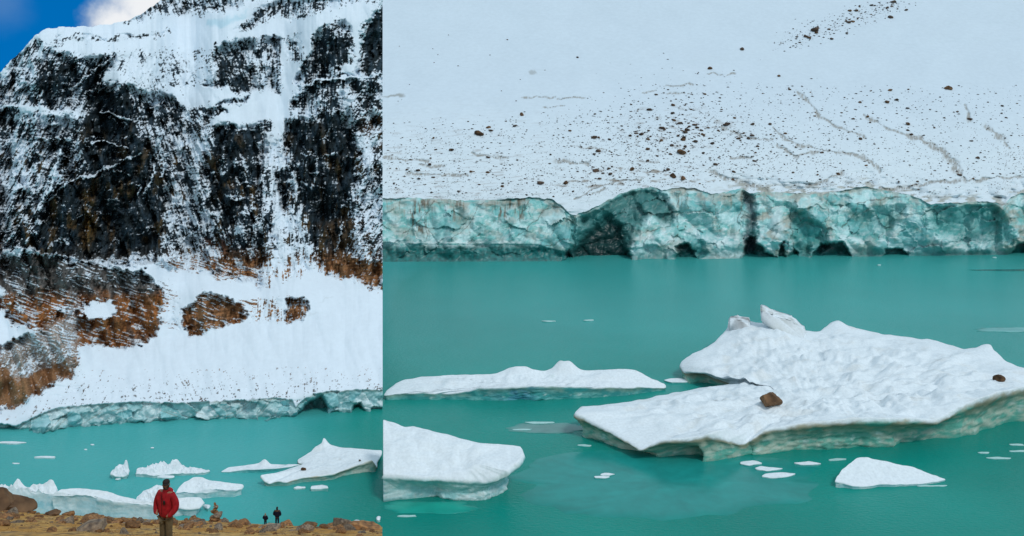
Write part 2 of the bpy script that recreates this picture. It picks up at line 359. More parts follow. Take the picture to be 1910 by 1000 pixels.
    for _ in range(3): m = np.apply_along_axis(lambda r: np.convolve(np.pad(r, 20, 'edge'), k, 'valid'), 1, m)
    t = (YH - py) / F; m = np.maximum(m, t + .3)
    dt = np.diff(t, axis=0, prepend=t[:1])
    d0 = H * F / (Wr - YH)
    ln = np.cumsum(dt / (m - t), 0); d = d0[None] * np.exp(ln)
    # relief: strata, ribs, blocks
    k2 = np.ones(25) / 25
    d = np.apply_along_axis(lambda r_: np.convolve(np.pad(r_, 12, 'edge'), k2, 'valid'), 1, d)
    big = 9.0 * fbm(px / 70, py / 120, 21, 3) + 5 * ridged(px / 52 - py / 200, py / 170, 23, 2)
    ribs = 2.4 * ridged(px / 26 + .12 * py / 26, py / 95, 31, 3) + 3.2 * fbm((px + .35 * py) / 17, py / 40, 33, 3)
    tilt = py + .10 * px + 7 * fbm(px / 50, py / 50, 41, 2)
    strata = .9 * fbm(px / 30, tilt / 9.5, 45, 4) + .9 * fbm((px + py * .5) / 7, (tilt - px * .3) / 5.5, 47, 3)
    wq = px + 45 * fbm(px / 90, py / 90, 53, 2)
    wts = [sstep(270, 190, wq) + sstep(610, 690, wq) * .8, sstep(230, 320, wq) * sstep(520, 450, wq), sstep(440, 530, wq) * sstep(700, 620, wq) + .15]
    def streak(a, b, z, o):                          # noise drawn out along the local fall of the face
        out = 0
        for th, w in zip((.52, -.36, .03), wts):
            out = out + w * fbm((px * math.cos(th) + py * math.sin(th)) / a, (-px * math.sin(th) + py * math.cos(th)) / b, z + th, o)
        return out / sum(wts)
    screem = mask(px, py, [(-260, 640), (0, 650), (60, 612), (130, 600), (150, 645), (132, 690), (100, 715), (50, 748), (0, 762), (-260, 790)], 12)
    rel = ribs * 1.5 + strata * 1.5 + 5.0 * np.abs(streak(13.0, 55.0, 34, 3))
    det = np.gradient(strata * 1.5 + ribs * .35, axis=0)
    n1 = fbm(px / 3.4, py / 2.6, 51, 3)
    n2 = streak(3.4, 20.0, 55, 3)
    n3 = streak(9.0, 34.0, 57, 4); n4 = 0
    dsm = det / (det.std() + 1e-9) * .30 + .85 * n1 + 1.15 * n2 + 1.2 * n3
    dip = fbm(px / 30.0 + 2 * fbm(px / 60, py / 60, 58, 2), (py - .30 * px + 5 * fbm(px / 40, py / 40, 56, 2)) / 3.4, 54, 3)
    dsm = lerp(dsm, dsm.std() / dip.std() * dip * .9 + .55 * n1, sstep(474, 500, py) * sstep(660, 640, py) * (px < 480))
    u = uniform(-dsm)
    snow = 1 - sstep(f - .04, f + .04, u); snow = np.where(f > .985, 1, snow)
    qc = (py > 60) & (py < 540); k1 = np.zeros(py.shape, int); c1 = px.copy(); c2 = py.copy()
    k1[qc], _g3, c1[qc], c2[qc], rc = cells(px[qc] + 6 * fbm(px[qc] / 20, py[qc] / 30, 74, 3), py[qc] + 6 * fbm(px[qc] / 20, py[qc] / 30, 75, 3), 230, (-60, 730, 60, 540), 9, .55)
    ta, tb = rc.normal(size=230), rc.normal(size=230)
    rel = rel * .75 + np.clip(ta[k1] * (px - c1) * .20 + tb[k1] * (py - c2) * .07, -5, 5)
    rel = rel * (1 - .8 * screem) * lerp(1, .6, sstep(480, 520, py))
    amp = lerp(.03, 1.0, 1 - sstep(.5, .98, f0))
    fac = 1.6 * ridged(px / 40, py / 34, 61, 2) + .3 * ridged(px / 9 + py / 14, py / 12, 63, 2)
    kk = np.zeros(py.shape, int); ccx = px.copy(); ccy = py.copy(); q = ice > 0
    kk[q], _g2, ccx[q], ccy[q], rg = cells(px[q] + 3 * fbm(px[q] / 12, py[q] / 12, 71, 2), py[q] + 2 * fbm(px[q] / 12, py[q] / 12, 73, 2), 190, (-270, 720, 722, 812), 5, 1.3)
    t1, t2, t3 = rg.normal(size=190), rg.normal(size=190), rg.random(190)
    facet = (t1[kk] * (px - ccx) * .05 + t2[kk] * (py - ccy) * .10)
    d = d + facet * ice
    d = d + big * lerp(.12, 1, np.maximum(1 - sstep(.3, 1, f0), .10 * sstep(520, 470, py))) * sstep(806, 700, py) + rel * amp * (1 - ice) + fac * ice - .5 * snow * rock
    low = ice * sstep(0, 1, (py - Wr[None] + 12) / 12.0)
    d = d + low * 1.2 * (1 + fbm(px / 12, py / 30, 66, 2))
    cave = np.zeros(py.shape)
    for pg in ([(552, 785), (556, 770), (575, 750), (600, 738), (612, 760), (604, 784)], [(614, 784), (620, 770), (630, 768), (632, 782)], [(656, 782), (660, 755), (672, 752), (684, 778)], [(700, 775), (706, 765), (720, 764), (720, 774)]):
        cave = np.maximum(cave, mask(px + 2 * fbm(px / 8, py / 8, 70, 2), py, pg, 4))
    d = d + cave * 7 * ice
    # colours
    c_dark = np.array([.016, .024, .028]); c_blue = np.array([.034, .056, .075]); c_brn = np.array([.10, .062, .022])
    c_org = np.array([.43, .185, .068]); c_gry = np.array([.17, .155, .14]); c_red = np.array([.20, .075, .035])
    a1 = fbm(px / 22, py / 55, 81, 4); a2 = fbm(px / 8, py / 20, 83, 3)
    col = lerp(c_dark, c_blue, sstep(-.3, .5, a2)[..., None])
    col = lerp(col, c_brn, (sstep(.18, .6, a1 + .3 * a2) * .75 * sstep(180, 330, py))[..., None])
    brn = lambda poly, c, s, k: lerp(col, np.array(c), (mask(wx, wy, poly, s) * k * sstep(-.35, .35, a2 + .2))[..., None])
    col = brn([(385, 450), (425, 440), (440, 515), (390, 510)], c_red, 10, .6)
    col = brn([(600, 420), (650, 400), (690, 430), (690, 520), (620, 500)], (.085, .055, .03), 14, .9)
    col = brn([(150, 390), (175, 330), (180, 430), (165, 470), (150, 460)], (.15, .085, .02), 10, .7)
    col = brn([(675, 215), (714, 205), (714, 270), (690, 290)], (.09, .045, .015), 12, .8)
    lowz = sstep(455, 500, py + .12 * px * 0)
    upl = np.array([.12, .115, .11])
    strat = fbm(px / 60, tilt / 4.5, 91, 3)
    lowc = lerp(upl * .55, upl * 1.3, sstep(-.4, .4, a2)[..., None])
    orange = lerp(c_org * .42, c_org * 1.0, sstep(-.6, .7, dip + a2)[..., None])
    orange = lerp(orange, c_gry * .9, (sstep(.1, .6, a1) * .6)[..., None])
    lowc = lerp(lowc, orange, np.clip(sstep(535, 562, wy + 12 * a1) + sstep(305, 330, px), 0, 1)[..., None])
    lowc = lerp(lowc, np.array([.28, .14, .065]) * lerp(.5, 1.3, sstep(-.5, .6, a2 + strat))[..., None], sstep(305, 330, px)[..., None])
    scree = mask(wx, wy, [(-260, 640), (0, 645), (40, 622), (120, 598), (140, 560), (150, 645), (132, 690), (100, 715), (50, 748), (0, 762), (-260, 790)], 8)
    sc = lerp(np.array([.30, .23, .18]), np.array([.44, .42, .41]), sstep(-.4, .4, n1)[..., None])
    sc = lerp(sc, np.array([.27, .135, .06]) * (1 + .35 * n1)[..., None], np.clip(1 - f / .25, 0, 1)[..., None])
    lowc = lerp(lowc, sc, scree[..., None])
    col = lerp(col, lowc, lowz[..., None])
    col = lerp(col, np.array([.10, .09, .085]), (band * (1 - rock))[..., None])
    csn = np.array([.74, .83, .91]) * (1 + .02 * fbm(px / 30, py / 20, 95, 3))[..., None]
    csn = lerp(csn, np.array([.50, .70, .80]), (mask(wx, wy, [(386, 52), (390, 38), (440, 30), (462, 19), (455, 32), (420, 50)], 5) * .8)[..., None])
    csn = lerp(csn, np.array([.60, .66, .70]), (.5 * mask(wx, wy, [(595, 562), (622, 555), (606, 563)], 2) + .5 * mask(wx, wy, [(570, 588), (603, 580), (590, 586)], 2))[..., None])
    col = lerp(col, csn, snow[..., None])
    # ice front
    ti = .5 + .5 * fbm(px / 26, py / 14, 101, 4) * 1.3
    ci = lerp(np.array([.26, .50, .52]), np.array([.60, .76, .79]), np.clip(ti, 0, 1)[..., None])
    ci = lerp(ci, ci * np.array([.62, .88, .90]), (sstep(.35, 1, t3)[kk])[..., None]); ci = lerp(ci, np.array([.74, .86, .89]), (.7 * sstep(.28, 0, t3)[kk])[..., None])
    dg = fbm((py * 1.0 + px * (.55 + .25 * np.sin(px / 90))) / 3.2, px / 70, 105, 3)
    ci = lerp(ci, np.array([.26, .22, .15]), (sstep(.35, .7, dg) * .55 * sstep(560, 500, px))[..., None])
    ci = lerp(ci, np.array([.74, .84, .86]), (sstep(.45, .7, fbm(px / 18, py / 9, 107, 3)) * .7)[..., None])
    ci = lerp(ci, np.array([.30, .27, .21]), (sstep(6, 0, py - Tr[None]) * .5)[..., None])
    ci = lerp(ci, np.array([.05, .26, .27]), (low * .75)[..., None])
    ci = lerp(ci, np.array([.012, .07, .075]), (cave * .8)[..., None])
    ci = lerp(ci, np.array([.62, .78, .80]), (mask(px, py, [(450, 776), (545, 772), (545, 774), (450, 778)], 2) * .8)[..., None])
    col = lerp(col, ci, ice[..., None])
    V = P3(px, py, d)
    nr, nc = py.shape
    # far side of the ridge and the end face, so the mountain is a solid mass
    top = V[-1]; b1 = top + np.array([0, 45, -25]); b2 = top * [1, 1, 0] + np.array([0, 190, -3.0])
    b1[:, 0] *= b1[:, 1] / top[:, 1]; b2[:, 0] *= b2[:, 1] / top[:, 1]
    V = np.concatenate([V, b1[None], b2[None]]); col = np.concatenate([col, col[-1:], col[-1:]]); nr += 2
    e = V[:, -1]; e1 = e.copy(); e1[:, 1] = np.maximum(e1[:, 1] + 25, 560); e1[:, 0] = (690 - CX) / F * e1[:, 1]
    V = np.concatenate([V, e1[:, None]], 1); col = np.concatenate([col, np.full((nr, 1, 3), .06)], 1); nc += 1
    Fq = grid_faces(nr, nc)
    ex = lambda a, fill: np.pad(a, ((0, 2), (0, 1)), mode='edge') if fill is None else np.pad(a, ((0, 2), (0, 1)), constant_values=fill)
    PX, PY, FI, IC = ex(wx, None), ex(wy, None), ex(f, None), ex(ice, 0)
    reg = np.zeros(PX.shape, int)
    cliff = ex(sstep(.9, .7, f), None) > .5
    reg[cliff & (PY < 505)] = 1
    reg[(PY > 455) & cliff & (PX < 310) & (mask(PX, PY, [(-260, 480), (0, 476), (40, 466), (165, 492), (310, 512), (315, 640), (225, 655), (110, 625), (0, 620), (-260, 650)], 1) > .5)] = 2
    reg[(PY > 505) & cliff & (PX > 320) & (PX < 500) & (PY < 640)] = 3
    reg[(PY > 540) & cliff & (PX > 500) & (PX < 600) & (PY < 640)] = 4
    reg[(ex(scree, None) > .5) & (reg != 2)] = 5
    reg[IC > .5] = 6
    fr = reg.ravel()[Fq[:, 0]]
    root = empty('mountain', (0, 400, 0)); tag(root, 'tall snow-dusted dark rock mountain wall above the left of the lake', kind='structure')
    parts = [('snowfield', M_snow, 'white snowfield and hanging snow ledges'), ('rock_face', M_mtn, 'dark rock cliff dusted with snow'),
             ('rock_outcrop', M_mtn, 'wide outcrop, dark above and orange brown below'), ('rock_outcrop', M_mtn, 'brown outcrop ringed by snow'),
             ('rock_outcrop', M_mtn, 'small brown outcrop at the right'), ('scree_slope', M_mtn, 'grey and brown scree tongue'), ('ice_front', M_ice, 'low blue-green ice cliff at the water')]
    Vf, Cf = V.reshape(-1, 3) - np.array([0, 400, 0]), col.reshape(-1, 3)
    for i, (n, mt, lab) in enumerate(parts):
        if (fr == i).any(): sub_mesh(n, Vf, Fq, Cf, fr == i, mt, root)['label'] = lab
build_mountain()

# ------------------------------------------------------------------ the glacier across the lake on the right
GT = [(560, 372), (714, 371), (760, 369), (800, 371), (880, 374), (960, 371), (1000, 369), (1030, 372), (1048, 384), (1062, 400), (1074, 402), (1110, 387), (1150, 366), (1180, 353), (1215, 349), (1235, 355), (1262, 350), (1300, 353), (1330, 362), (1345, 361), (1385, 350), (1398, 361), (1430, 358), (1480, 361), (1540, 362), (1580, 354), (1610, 349), (1640, 353), (1700, 365), (1735, 381), (1790, 380), (1830, 375), (1858, 378), (1870, 386), (1885, 367), (1910, 361), (2100, 362)]
def build_glacier():
    pxs = np.concatenate([np.arange(590, SEAM - 4, 8.0), np.arange(SEAM - 4, 1930, 1.35), np.arange(1930, 2150, 8.0)])
    Wr = lin([(590, 489), (714, 489), (1050, 488), (1400, 482), (1480, 481), (1600, 479), (1910, 475), (2150, 473)], pxs)
    Tr = lin(GT, pxs) + 2.2 * fbm(pxs / 14, 7.7, 0, 3)
    v1 = np.linspace(0, 1, 130)[:, None]; v2 = np.linspace(0, 1, 330)[1:, None] ** 1.15
    py = np.concatenate([(Wr + 2)[None] * (1 - v1) + Tr[None] * v1, Tr[None] * (1 - v2) + (-95) * v2])
    px = np.broadcast_to(pxs[None], py.shape).copy()
    isc = np.zeros(py.shape); isc[:130] = 1
    hgt = np.clip((Wr[None] - py) / (Wr - Tr)[None], 0, 1)
    rr = np.linspace(420, -100, 2000); tr = (YH - rr) / F; mr_ = .40 + .22 * sstep(260, 60, rr) + .35 * sstep(350, 400, rr)
    prof = 672 * np.exp(np.cumsum(np.diff(tr, prepend=tr[0]) / (mr_ - tr)))
    pf = lambda y: np.interp(y, rr[::-1], prof[::-1])
    dW = (H * F / (Wr - YH))[None]; dT = pf(Tr)[None] + 1.5
    d = np.where(isc > 0, dW + (dT - dW) * np.clip(hgt, 0, 1), pf(py))
    # ice cliff relief ---------------------------------------------------
    wx = px + 5 * fbm(px / 16, py / 16, 1, 3); wy = py + 4 * fbm(px / 16, py / 16, 6, 3)
    fac = 7 * ridged(px / 62, py / 70, 3, 2) + 1.6 * ridged(px / 24 + py / 60, py / 28, 5, 2) + .35 * fbm(px / 6, py / 5, 8, 3)
    kk = np.zeros(py.shape, int); gp = np.ones(py.shape); ccx = px.copy(); ccy = py.copy()
    kk[:130], gp[:130], ccx[:130], ccy[:130], rg = cells(px[:130] + 7 * fbm(px[:130] / 22, py[:130] / 22, 71, 3), py[:130] + 5 * fbm(px[:130] / 22, py[:130] / 22, 73, 3), 330, (585, 2150, 340, 495), 15, 1.25)
    t1, t2, t3, t4 = rg.normal(size=330), rg.normal(size=330), rg.random(330), rg.random(330)
    fac = fac + np.clip(t1[kk] * (px - ccx) * .08 + t2[kk] * (py - ccy) * .12, -4, 4)
    K = lambda poly, soft=6: mask(wx, wy, poly, soft)
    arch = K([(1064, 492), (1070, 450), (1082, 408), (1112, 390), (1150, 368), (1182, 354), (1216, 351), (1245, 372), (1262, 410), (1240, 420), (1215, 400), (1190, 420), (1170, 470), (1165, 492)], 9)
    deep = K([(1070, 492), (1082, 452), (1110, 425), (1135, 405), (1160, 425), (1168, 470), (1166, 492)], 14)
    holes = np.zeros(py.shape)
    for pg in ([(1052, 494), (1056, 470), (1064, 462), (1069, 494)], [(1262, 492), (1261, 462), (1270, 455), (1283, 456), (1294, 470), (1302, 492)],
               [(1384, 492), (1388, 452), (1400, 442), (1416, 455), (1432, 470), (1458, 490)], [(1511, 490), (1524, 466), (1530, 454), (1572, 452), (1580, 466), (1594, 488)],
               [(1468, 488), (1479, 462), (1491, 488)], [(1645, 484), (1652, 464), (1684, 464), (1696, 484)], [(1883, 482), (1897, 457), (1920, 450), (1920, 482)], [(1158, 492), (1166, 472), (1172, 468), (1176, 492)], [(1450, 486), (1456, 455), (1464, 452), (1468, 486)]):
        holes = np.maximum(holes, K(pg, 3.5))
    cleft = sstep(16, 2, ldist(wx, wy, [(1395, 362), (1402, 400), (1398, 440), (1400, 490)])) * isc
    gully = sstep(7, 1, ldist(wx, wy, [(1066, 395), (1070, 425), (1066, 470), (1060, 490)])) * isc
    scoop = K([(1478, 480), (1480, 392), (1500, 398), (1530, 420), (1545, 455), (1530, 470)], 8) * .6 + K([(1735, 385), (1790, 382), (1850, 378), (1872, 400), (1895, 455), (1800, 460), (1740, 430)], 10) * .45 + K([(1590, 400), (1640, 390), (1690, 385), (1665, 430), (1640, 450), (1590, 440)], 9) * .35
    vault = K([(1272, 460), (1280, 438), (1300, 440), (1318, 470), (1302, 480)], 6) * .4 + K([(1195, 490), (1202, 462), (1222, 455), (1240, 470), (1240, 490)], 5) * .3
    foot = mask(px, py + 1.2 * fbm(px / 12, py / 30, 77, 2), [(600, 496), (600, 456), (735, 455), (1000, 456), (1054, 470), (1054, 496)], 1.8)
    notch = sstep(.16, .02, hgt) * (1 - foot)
    cl = isc * sstep(1.0, .93, hgt)
    d = d + cl * ((fac * .8 - 6) * sstep(0, .16, hgt) + 10 * arch + 13 * deep + 9 * holes + 11 * cleft + 8 * gully + 15 * scoop + 14 * vault + 1.5 * foot + 1.0 * notch - 4.0 * sstep(.05, .3, hgt))
    # snow slope relief ---------------------------------------------------
    sl = 1 - isc
    lown = sstep(150, 330, py)
    und = 5 * fbm(px / 150, py / 60, 14, 3) + lown * (1.6 * fbm(px / 55, py / 11, 16, 3) + .7 * ridged((px - py) / 40, (py + px * .05) / 6, 18, 3))
    crev = np.zeros(py.shape)
    for w, ln_ in ((5, [(1488, 170), (1500, 185), (1512, 196), (1530, 216)]), (3.5, [(1530, 216), (1560, 236), (1590, 247), (1615, 258)]), (3, [(1612, 216), (1650, 236), (1690, 252)]),
                   (5.5, [(1690, 252), (1738, 268), (1760, 285)]), (9, [(1755, 278), (1775, 300), (1790, 322), (1800, 336)]), (4.5, [(1606, 290), (1628, 304), (1640, 322)]),
                   (3, [(1800, 195), (1808, 226)]), (7, [(1843, 240), (1856, 250), (1872, 262)]), (2.5, [(1872, 262), (1884, 278)]), (4.5, [(1508, 346), (1540, 338), (1566, 324)]),
                   (7, [(1326, 322), (1360, 334), (1400, 344), (1430, 358)]), (4, [(1346, 235), (1380, 253)]), (3, [(1380, 253), (1440, 262)]), (4, [(1640, 352), (1690, 350), (1740, 340), (1785, 337)]),
                   (3, [(1800, 338), (1840, 333), (1910, 330)]), (3.5, [(715, 294), (760, 296), (800, 300)]), (3, [(780, 308), (830, 312)]), (3, [(760, 324), (870, 328)]), (3, [(880, 286), (945, 297)]),
                   (4.5, [(1035, 300), (1065, 304), (1095, 307)]), (2.5, [(1065, 272), (1130, 280)]), (1.6, [(972, 183), (1035, 181)]), (1.6, [(1012, 201), (1056, 197)]), (1.6, [(1040, 185), (1090, 183)]),
                   (1.8, [(1240, 162), (1292, 157)]), (1.6, [(1320, 137), (1372, 138)]), (1.5, [(1200, 172), (1224, 170)]), (1.5, [(1245, 175), (1290, 173)]), (2, [(1070, 372), (1110, 352), (1150, 339), (1198, 335)]),
                   (1.6, [(1105, 362), (1130, 351)]), (3.5, [(1450, 272), (1480, 290), (1530, 282)]), (3, [(1365, 295), (1400, 294)]), (4, [(1440, 240), (1470, 262), (1500, 276), (1600, 288)])):
        jag = w * (1.05 + 1.3 * fbm(px / 26, py / 16, 24, 3))
        crev = np.maximum(crev, sstep(1, .1, ldist(px + 5 * fbm(px / 22, py / 22, 20, 3), py + 4 * fbm(px / 22, py / 22, 22, 3), ln_) / np.maximum(jag, .4)))
    crev *= sl
    blocks = sstep(40, 6, py - Tr[None] + 40) * 0
    edge = sl * sstep(45, 0, Tr[None] - py) * sstep(1300, 1420, px)
    d = d + sl * (und + crev * 2.2 + edge * 7 * ridged(px / 45, py / 18, 26, 2) * sstep(3, 12, Tr[None] - py))
    # colours ---------------------------------------------------------------
    n1 = fbm(px / 24, py / 15, 31, 4); n2 = fbm(px / 7, py / 6, 33, 3)
    ci = lerp(np.array([.20, .52, .50]), np.array([.50, .74, .74]), sstep(-.55, .55, n1 + .4 * n2)[..., None])
    ci = lerp(ci, np.array([.74, .86, .88]), (sstep(.20, .6, fbm(px / 14, py / 8, 35, 4) + .55 * sstep(.5, .2, hgt) - .1) * .75)[..., None])
    ci = lerp(ci, np.array([.13, .42, .43]), (.75 * sstep(.55, 1, t3)[kk])[..., None]); ci = lerp(ci, np.array([.60, .82, .84]), (.7 * sstep(.30, 0, t3)[kk])[..., None]); ci = lerp(ci, np.array([.80, .92, .93]), (.5 * sstep(2.2, .2, gp) * (t4[kk] > .6))[..., None])
    dirty = sstep(-.1, .6, fbm(px / 40, py / 30, 37, 3) + .25 * n2)
    dz = .5 + .6 * sstep(1390, 1430, px) * sstep(1560, 1500, px) + .55 * sstep(1870, 1880, px)
    ci = lerp(ci, np.array([.34, .33, .27]) * (1 + .4 * n2)[..., None], np.clip(dirty * dz + .55 * sstep(.72, .97, hgt) * sstep(-.3, .4, n1), 0, .8)[..., None])
    ci = lerp(ci, np.array([.16, .125, .08]), (.9 * sstep(.05, .5, fbm(px / 4, py / 26, 41, 3)) * (K([(760, 372), (800, 372), (798, 445), (765, 420)], 5) + K([(845, 372), (860, 372), (858, 410), (846, 410)], 4) + K([(918, 374), (985, 372), (975, 410), (925, 410)], 8)))[..., None])
    vst = sstep(.25, .7, fbm(px / 3.5, py / 40, 43, 3)) * sstep(.35, .9, hgt) * sstep(-.1, .5, fbm(px / 50, py / 60, 44, 2)) * isc
    ci = lerp(ci, np.array([.22, .19, .13]), (.6 * vst)[..., None])
    lines = np.zeros(py.shape)
    for w, ln_ in ((1.3, [(752, 437), (785, 410), (812, 372)]), (1.2, [(830, 455), (870, 425), (900, 375)]), (1.2, [(870, 458), (895, 436)]), (1.3, [(968, 440), (995, 415), (1020, 390), (1050, 385)]), (1.2, [(965, 412), (990, 372)]), (1.2, [(1018, 458), (1060, 445)]),
                   (1.4, [(1266, 352), (1263, 392), (1265, 428)]), (1.5, [(1280, 352), (1283, 388)]), (1, [(1264, 397), (1300, 392), (1330, 398)]), (1.2, [(1192, 436), (1220, 430), (1250, 420), (1252, 404)]), (1.2, [(1225, 460), (1255, 448)]),
                   (1.3, [(1378, 430), (1380, 392), (1390, 375)]), (1.8, [(1474, 392), (1476, 440), (1480, 475)]), (1.2, [(1544, 362), (1543, 400), (1541, 448)]), (1.5, [(1570, 422), (1590, 405), (1600, 380), (1640, 372), (1690, 366)]), (1.2, [(1723, 385), (1724, 410)]), (1, [(1740, 395), (1750, 420)]),
                   (1.2, [(1824, 470), (1828, 445)]), (1.2, [(1640, 446), (1655, 420), (1690, 385)]), (1, [(1330, 365), (1335, 400), (1345, 440)]), (1.6, [(800, 372), (796, 400), (794, 445)])):
        lines = np.maximum(lines, sstep(1, .2, ldist(wx, wy, ln_) / w / (1 + .8 * n2)))
    ci = lerp(ci, np.array([.07, .055, .035]), (lines * .65)[..., None])
    dk = np.clip(.95 * arch + .9 * deep, 0, 1)  # shade inside the arch and its cave, painted into the ice colour
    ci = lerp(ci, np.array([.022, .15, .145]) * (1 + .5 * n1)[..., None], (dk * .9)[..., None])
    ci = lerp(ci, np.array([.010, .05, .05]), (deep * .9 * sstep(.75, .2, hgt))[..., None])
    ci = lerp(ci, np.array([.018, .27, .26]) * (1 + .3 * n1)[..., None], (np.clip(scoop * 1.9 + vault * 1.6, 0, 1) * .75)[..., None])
    ci = lerp(ci, np.array([.006, .022, .024]), (holes * .95)[..., None])  # small cave mouths painted nearly black for the shade of deeper hollows
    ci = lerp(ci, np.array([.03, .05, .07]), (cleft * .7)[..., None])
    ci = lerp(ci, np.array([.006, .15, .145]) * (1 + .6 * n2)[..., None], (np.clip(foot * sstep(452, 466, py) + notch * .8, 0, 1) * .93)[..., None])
    ci = lerp(ci, np.array([.70, .80, .80]), (.8 * sstep(4, 0, np.abs(py - 452 + 4 * n2)) * sstep(730, 740, px) * sstep(985, 960, px))[..., None])
    ci = lerp(ci, np.array([.62, .76, .77]), (.7 * K([(1310, 440), (1340, 435), (1385, 440), (1380, 480), (1340, 480)], 10) * sstep(-.5, .3, n2) + .6 * K([(1690, 462), (1740, 445), (1800, 436), (1850, 445), (1860, 462)], 8) * sstep(-.5, .4, n2) + .8 * K([(1440, 395), (1456, 380), (1462, 440), (1480, 450), (1440, 440)], 6))[..., None])
    ci = lerp(ci, np.array([.008, .038, .038]) * (1 + .6 * n1)[..., None], (deep * .9 * sstep(.95, .45, hgt))[..., None])  # painted shade again over the deepest part of the cave
    cs = np.array([.625, .72, .795]) * (1 + .02 * fbm(px / 90, py / 50, 51, 3))[..., None]
    cs = lerp(cs, np.array([.68, .77, .82]), lown[..., None])
    st = sstep(.25, .75, fbm(px / 38, (py + .06 * px) / 3.0, 53, 3)) * lown * sstep(1150, 900, px)
    cs = lerp(cs, np.array([.38, .37, .36]), (st * .6)[..., None])
    cs = lerp(cs, np.array([.31, .30, .27]), np.clip(crev * (.75 + .9 * fbm(px / 3.5, (py + px) / 9, 69, 3)), 0, .85)[..., None])
    dirt = sstep(.2, .7, fbm(px / 26, py / 9, 57, 4)) * (K([(1030, 350), (1110, 315), (1200, 300), (1330, 320), (1350, 350), (1280, 350), (1180, 345), (1080, 362)], 14) + .5 * K([(1200, 200), (1340, 205), (1400, 240), (1300, 290), (1180, 280), (1150, 230)], 25))
    cs = lerp(cs, np.array([.22, .17, .12]), (dirt * .8)[..., None])
    spk = uniform(fbm(px / 3.0, py / 2.2, 61, 2))
    dens = lown * (.008 + .045 * sstep(-.1, .6, fbm(px / 80, py / 40, 63, 2)))
    cs = lerp(cs, np.array([.10, .08, .065]), (.8 * (spk < dens))[..., None])
    cs = lerp(cs, np.array([.36, .36, .31]) * (1 + .5 * n2)[..., None], (np.clip(edge * sstep(26, 4, Tr[None] - py) * sstep(-.15, .4, fbm(px / 24, py / 7, 67, 3)), 0, .85))[..., None])
    cs = lerp(cs, np.array([.25, .25, .22]), (.7 * mask(wx, wy, [(712, 184), (735, 175), (752, 175), (756, 179), (730, 182)], 2) + .5 * mask(wx, wy, [(984, 134), (996, 131), (998, 138), (988, 138)], 2))[..., None])
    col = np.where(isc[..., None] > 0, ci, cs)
    V = P3(px, py, d); nr, nc = py.shape
    top = V[-1]; V = np.concatenate([V, (top + [0, 60, -8])[None], (top * [1, 1, 0] + [0, 400, -3])[None]]); col = np.concatenate([col, col[-1:], col[-1:]]); nr += 2
    Fq = grid_faces(nr, nc); row = Fq[:, 0] // nc
    root = empty('glacier', (0, 700, 0)); tag(root, 'grey-white glacier slope ending in a teal ice cliff with caves', kind='structure')
    Vf, Cf = V.reshape(-1, 3) - [0, 700, 0], col.reshape(-1, 3)
    cave = np.pad((holes + deep > .6) & (isc > 0), ((0, 2), (0, 0))).ravel()[Fq[:, 0]]
    sub_mesh('snow_slope', Vf, Fq, Cf, row >= 129, M_gla, root)
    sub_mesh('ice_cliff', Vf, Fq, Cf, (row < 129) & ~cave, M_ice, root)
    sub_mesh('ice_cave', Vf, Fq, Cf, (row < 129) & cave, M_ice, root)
    return px, py, V[:nr - 2]
GPX, GPY, GV = build_glacier()
_gp = GPX[0]
def glacier_point(x, y):
    j = int(np.clip(np.searchsorted(_gp, x), 1, len(_gp) - 2)); c = GPY[130:, j]
    i = int(np.argmin(np.abs(c - y))) + 130
    n = np.cross(GV[i, min(j + 4, len(_gp) - 1)] - GV[i, j - 4], GV[min(i + 3, len(GV) - 1), j] - GV[max(i - 3, 130), j])
    return GV[i, j], n / np.linalg.norm(n)

# ------------------------------------------------------------------ stones
def stone_mesh(name, seed, flat=.7, mat=None, sub=4):
    r = np.random.default_rng(seed); bm = bmesh.new(); bmesh.ops.create_icosphere(bm, subdivisions=sub, radius=1)
    D = np.array([v.co[:] for v in bm.verts]); n = r.normal(size=(13, 3)); n /= np.linalg.norm(n, axis=1)[:, None]
    h = r.uniform(.62, 1.0, 13); dots = np.maximum(D @ n.T, 1e-3)
    rad = np.minimum((h / dots).min(1), 1.15)
    rad *= 1 + .07 * fbm(D[:, 0] * 2.6 + seed, D[:, 1] * 2.6, D[:, 2] * 2.6, 4, .6)
    Vn = D * rad[:, None] * np.array([1, r.uniform(.7, 1), flat])
    for v, c in zip(bm.verts, Vn): v.co = c
    me = bpy.data.meshes.new(name); bm.to_mesh(me); bm.free()
    for p in me.polygons: p.use_smooth = True
    me.set_sharp_from_angle(angle=R(24)); me.materials.append(mat); return me
def stone(name, me, loc, size, rot=None, label=None, cat='rock', group=None):
    o = bpy.data.objects.new(name, me); COL.objects.link(o); o.location = loc
    o.scale = size if hasattr(size, '__len__') else (size,) * 3
    o.rotation_euler = rot if rot is not None else (random.uniform(-.2, .2), random.uniform(-.2, .2), random.uniform(0, 6.28))
    return tag(o, label, cat, group)

